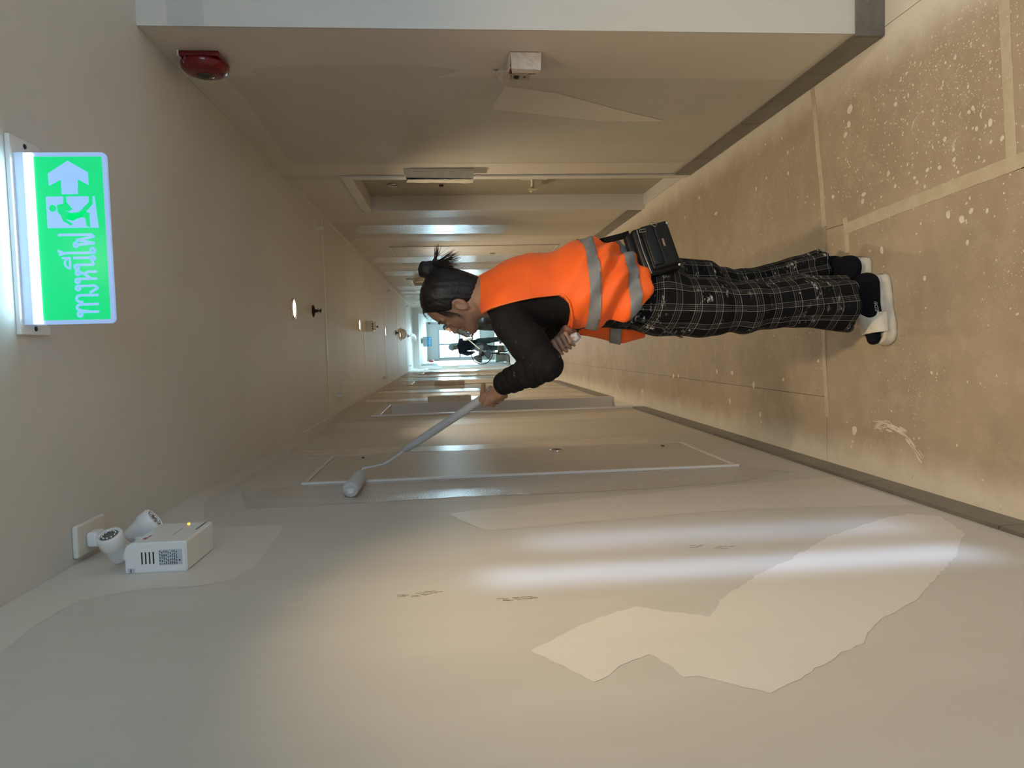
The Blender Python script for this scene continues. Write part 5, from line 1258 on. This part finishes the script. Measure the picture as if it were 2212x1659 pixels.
# ------------------------------------------------------------------ the far end: two workers, a fan and odds and ends
def worker(label, J, shirt_mat, trouser_mat, head_mat, cap_mat, cap, vox=.011):
    """J: joints in world space; body, shirt, trousers and headwear are separate meshes"""
    allp = np.array([v for v in J.values()]); lo, hi = allp.min(0)-.2, allp.max(0)+.2
    t = thing('person', label, 'person', (J['pel'][0], J['pel'][1], 0))
    S = SDF(lo, hi, vox)
    S.ell(J['head'], (.085, .09, .115), None, .02).chain([J['head']-V3(0, 0, .08), J['neck']], [.05, .055], .03)
    S.ell(J['head']+V3(-.0, -.0, -.075)+J.get('face', V3(-.04, 0, 0)), (.05, .05, .05), None, .03).ell(J['head']+J.get('face', V3(-.04, 0, 0))*2.4+V3(0, 0, -.03), (.018, .018, .02), None, .02)
    S.chain([J['neck'], J['chest'], J['pel']], [.07, .12, .12], .05)
    for s_ in 'LR':
        S.chain([J['sh'+s_], J['el'+s_], J['wr'+s_]], [.045, .038, .028], .02).chain([J['hip'+s_], J['kn'+s_], J['an'+s_]], [.08, .055, .04], .03)
        d = J['hd'+s_]-J['wr'+s_]; d /= np.linalg.norm(d); o = np.cross(d, up)
        for k in range(4): S.chain([J['wr'+s_]+o*(.012*(k-1.5)), J['hd'+s_]+o*(.018*(k-1.5))-up*.01*k], [.014, .011], .006)
        S.chain([J['wr'+s_], J['wr'+s_]+d*.045+up*.03], [.014, .011], .006)
    v, q = S.mesh(1); obj('body', np_mesh('body', v, q), head_mat, t)
    S = SDF(lo, hi, vox); S.chain([J['neck'], J['chest'], J['pel']+up*.02], [.085, .150, .145], .06).cap(J['shL'], J['shR'], .075, .075, .05)
    for s_ in 'LR': S.chain([J['sh'+s_], J['el'+s_], J['wr'+s_]], [.072, .058, .045], .03)
    v, q = S.mesh(1); n = vnormals(v, q); obj('shirt', np_mesh('shirt', v+n*(vn(v, 40, 22)*.008)[:, None], q), shirt_mat, t)
    S = SDF(lo, hi, vox); S.cap(J['pel']+up*.06, J['pel']-up*.03, .135, .14, .05)
    for s_ in 'LR': S.chain([J['hip'+s_], J['kn'+s_], J['an'+s_]+up*.03], [.10, .082, .07], .03)
    v, q = S.mesh(1); n = vnormals(v, q); obj('trousers', np_mesh('trousers', v+n*(vn(v, 41, 25)*.007)[:, None], q), trouser_mat, t)
    for s_ in 'LR':
        S = SDF(J['an'+s_]-.2, J['an'+s_]+.2, .008); a = J['an'+s_].copy(); a[2] = .045; b = a+J.get('foot', V3(-.13, -.04, 0)); b[2] = .038
        S.chain([a-(b-a)*.35, b], [.042, .036], .02).half((0, 0, .003), -up, .004); v, q = S.mesh(1); obj('shoe', np_mesh('shoe', v, q), M_SANDAL, t)
    S = SDF(J['head']-.22, J['head']+.22, .008)
    S.ell(J['head']+V3(0, 0, .03), (.098, .103, .105), None, .02)
    if cap: S.half(J['head']+V3(0, 0, .0), -up, .004); S.ell(J['head']+J.get('face', V3(-.04, 0, 0))*2.6+V3(0, 0, .012), (.08, .08, .012), None, .015); S.chain([J['head']+V3(.03, .0, 0), J['neck']+V3(.03, 0, .03)], [.085, .07], .02)
    else: S.half(J['head']+J.get('face', V3(-.04, 0, 0))*.4-up*.02, J.get('face', V3(-.04, 0, 0))-up*.02, .01)
    v, q = S.mesh(1); obj('head_cloth' if cap else 'hair', np_mesh('hair', v, q), cap_mat, t)
    return t
M_NAVY = mottled('navy_shirt', (.006, .010, .018), (.012, .018, .030), 12, .8)
M_DARKS = mottled('dark_patterned_shirt', (.003, .003, .004), (.022, .02, .018), 26, .85)
M_GJEAN = mottled('grey_work_trousers', (.07, .085, .09), (.13, .15, .155), 10, .85)
M_CAPW = plain('pale_cap', (.42, .44, .50), .8)
# worker with the cap, at the end window
y2 = 20.4
worker('far worker in a pale cap, navy top and grey trousers standing by the end window', dict(
    head=PX(979, 750, y2), neck=PX(990, 748, y2), chest=PX(1003, 746, y2), pel=PX(1028, 745, y2),
    shL=PX(996, 759, y2), shR=PX(996, 737, y2), elL=PX(1010, 764, y2-.1), elR=PX(1012, 733, y2-.1), wrL=PX(1020, 762, y2-.25), wrR=PX(1018, 734, y2-.3), hdL=PX(1024, 760, y2-.32), hdR=PX(1019, 735, y2-.38),
    hipL=PX(1034, 749, y2), hipR=PX(1034, 738, y2), knL=PX(1056, 752, y2+.02), knR=PX(1056, 735, y2), anL=PX(1078, 751, y2+.05), anR=PX(1078, 733, y2), face=V3(-.02, -.035, 0), foot=V3(-.10, -.10, 0)), M_NAVY, M_GJEAN, M_SKIN, M_CAPW, True)
# bare-headed worker in front of the far right wall
y1 = 16.9
worker('far dark haired worker in black raising a roller beside the right wall', dict(
    head=PX(969, 707, y1), neck=PX(982, 703, y1), chest=PX(1002, 701, y1), pel=PX(1042, 700, y1),
    shL=PX(992, 715, y1-.05), shR=PX(992, 692, y1+.12), elL=PX(1010, 724, y1-.15), elR=PX(1012, 704, y1-.1), wrL=PX(1018, 730, y1-.28), wrR=PX(1020, 722, y1-.25), hdL=PX(1013, 732, y1-.33), hdR=PX(1016, 728, y1-.3),
    hipL=PX(1048, 705, y1), hipR=PX(1048, 694, y1), knL=PX(1076, 706, y1-.05), knR=PX(1076, 692, y1), anL=PX(1105, 704, y1), anR=PX(1105, 690, y1), face=V3(-.045, -.01, 0)), M_DARKS, M_BLACK, M_SKIN, M_HAIR, False)
fr_ = thing('paint_roller', 'small far roller with a thin pole in front of the capped worker', 'paint roller', tuple(PX(1035, 754, 16.5)))
MB().tube([PX(1010, 732, 16.55), PX(1036, 754, 16.5)], .012, 10).build('pole', M_WHITE2, fr_)
MB().tube([PX(1000, 733, 16.55), PX(1002, 733, 16.55), PX(1018, 731, 16.55), PX(1020, 731, 16.55)], [.02, .034, .034, .02], 14).build('roller_cover', emis('lit_nap', (.8, .9, 1), .0, (.9, .93, .95)), fr_)

# stand fan
FC = PX(1041, 764, 17.55); fan = thing('stand_fan', 'black stand fan with a round wire cage on a wide tube base', 'fan', (FC[0], FC[1], 0))
FR = .262; m = MB()
for r, y, w in ((FR, 0, .008), (FR*.97, -.05, .005), (FR*.97, .05, .005), (.09, -.085, .005)):
    m.tube([(FC[0]+r*math.cos(a), FC[1]+y, FC[2]+r*math.sin(a)) for a in [2*math.pi*k/40 for k in range(41)]], w, 6, caps=False)
m.build('cage_rings', M_DARKM, fan)
m = MB()
for k in range(36):
    a = 2*math.pi*k/36
    for y in (-1, 1): m.tube([(FC[0]+r*math.cos(a), FC[1]+y*yy, FC[2]+r*math.sin(a)) for r, yy in ((.06, .085), (.16, .08), (FR*.97, .05))], .0016, 4, caps=False)
m.build('cage_wires', M_DARKM, fan)
for k in range(3):
    a0 = 2*math.pi*k/3+.4; V = []; Fc = []
    for i in range(7):
        r = .05+.18*i/6
        for j in range(5):
            a = a0+(j/4-.5)*1.15*(.75+.4*math.sin(i/6*2.6)); V.append((FC[0]+r*math.cos(a), FC[1]-.02+.05*(j/4-.5), FC[2]+r*math.sin(a)))
    for i in range(6):
        for j in range(4): p = i*5+j; Fc.append((p, p+1, p+6, p+5))
    n = len(V); V += [(x, y+.004, z) for x, y, z in V]; Fc += [tuple(n+i for i in f[::-1]) for f in Fc]
    MB().add(V, Fc, True).build('blade', plain('smoky_blade', (.10, .12, .13), .35), fan)
MB().lathe([(.0, -.10), (.05, -.095), (.065, -.08), (.07, .02), (.075, .10), (.05, .17), (0, .18)], 24, FC, (0, 1, 0)).build('motor', M_BLACK, fan)
m = MB()
m.tube([FC+V3(0, .1, -.05), V3(FC[0], FC[1]+.1, .34)], .018, 12); m.tube([V3(FC[0], FC[1]+.1, .36), V3(FC[0], FC[1]+.1, .26)], .028, 12); m.build('post', M_BLACK, fan)
m = MB()
for s_ in (-1, 1):
    m.tube([(FC[0]+s_*.03, FC[1]+.1, .30), (FC[0]+s_*.03, FC[1]+.1, .10), (FC[0]+s_*.06, FC[1]+.1, .03), (FC[0]+s_*.10, FC[1]+.1, .016), (FC[0]+s_*.29, FC[1]+.1, .016)], .014, 10)
    m.tube([(FC[0]+s_*.27, FC[1]-.10, .016), (FC[0]+s_*.27, FC[1]+.28, .016)], .014, 10)
m.build('tube_base', M_BLACK, fan)

# things left standing beyond the fan
bx = thing('cardboard_box', 'small brown cardboard box on the floor behind the fan', 'box', tuple(on_z(1092, 752, 0)))
c0 = on_z(1088, 753, 0)
MB().box((c0.x-.08, c0.y, 0), (c0.x+.09, c0.y+.25, .16), .004).build('carton', plain('cardboard', (.42, .28, .17), .8), bx)
MB().box((c0.x-.08, c0.y+.10, .16), (c0.x+.09, c0.y+.14, .162)).build('tape_band', M_TAPE, bx)
bk = thing('paint_bucket', 'small pale paint bucket standing by the far left wall', 'bucket', (-.30, 19.0, 0))
MB().lathe([(0, .002), (.105, .002), (.11, .01), (.13, .25), (.136, .255), (.136, .27), (.128, .27), (.12, .05), (0, .04)], 28, (-.30, 19.0, 0)).build('pail', M_WHITE, bk)
MB().tube([(-.30+.136*math.cos(a), 19.0, .25-.11*math.sin(a)) for a in [math.pi*k/12 for k in range(13)]], .003, 6).build('handle', M_DARKM, bk)
pb = thing('far_bell', 'small red bell at the far end of the left wall', 'fire bell', (-.44, 22.6, 2.1))
MB().lathe([(.078, .02), (.079, .035), (.066, .062), (.03, .074), (0, .075)], 24, (-.447, 22.6, 2.1), (1, 0, 0)).build('gong', M_RED, pb)
MB().box((-.447, 22.54, 2.04), (-.425, 22.66, 2.16), .004).build('back_box', M_RED, pb)
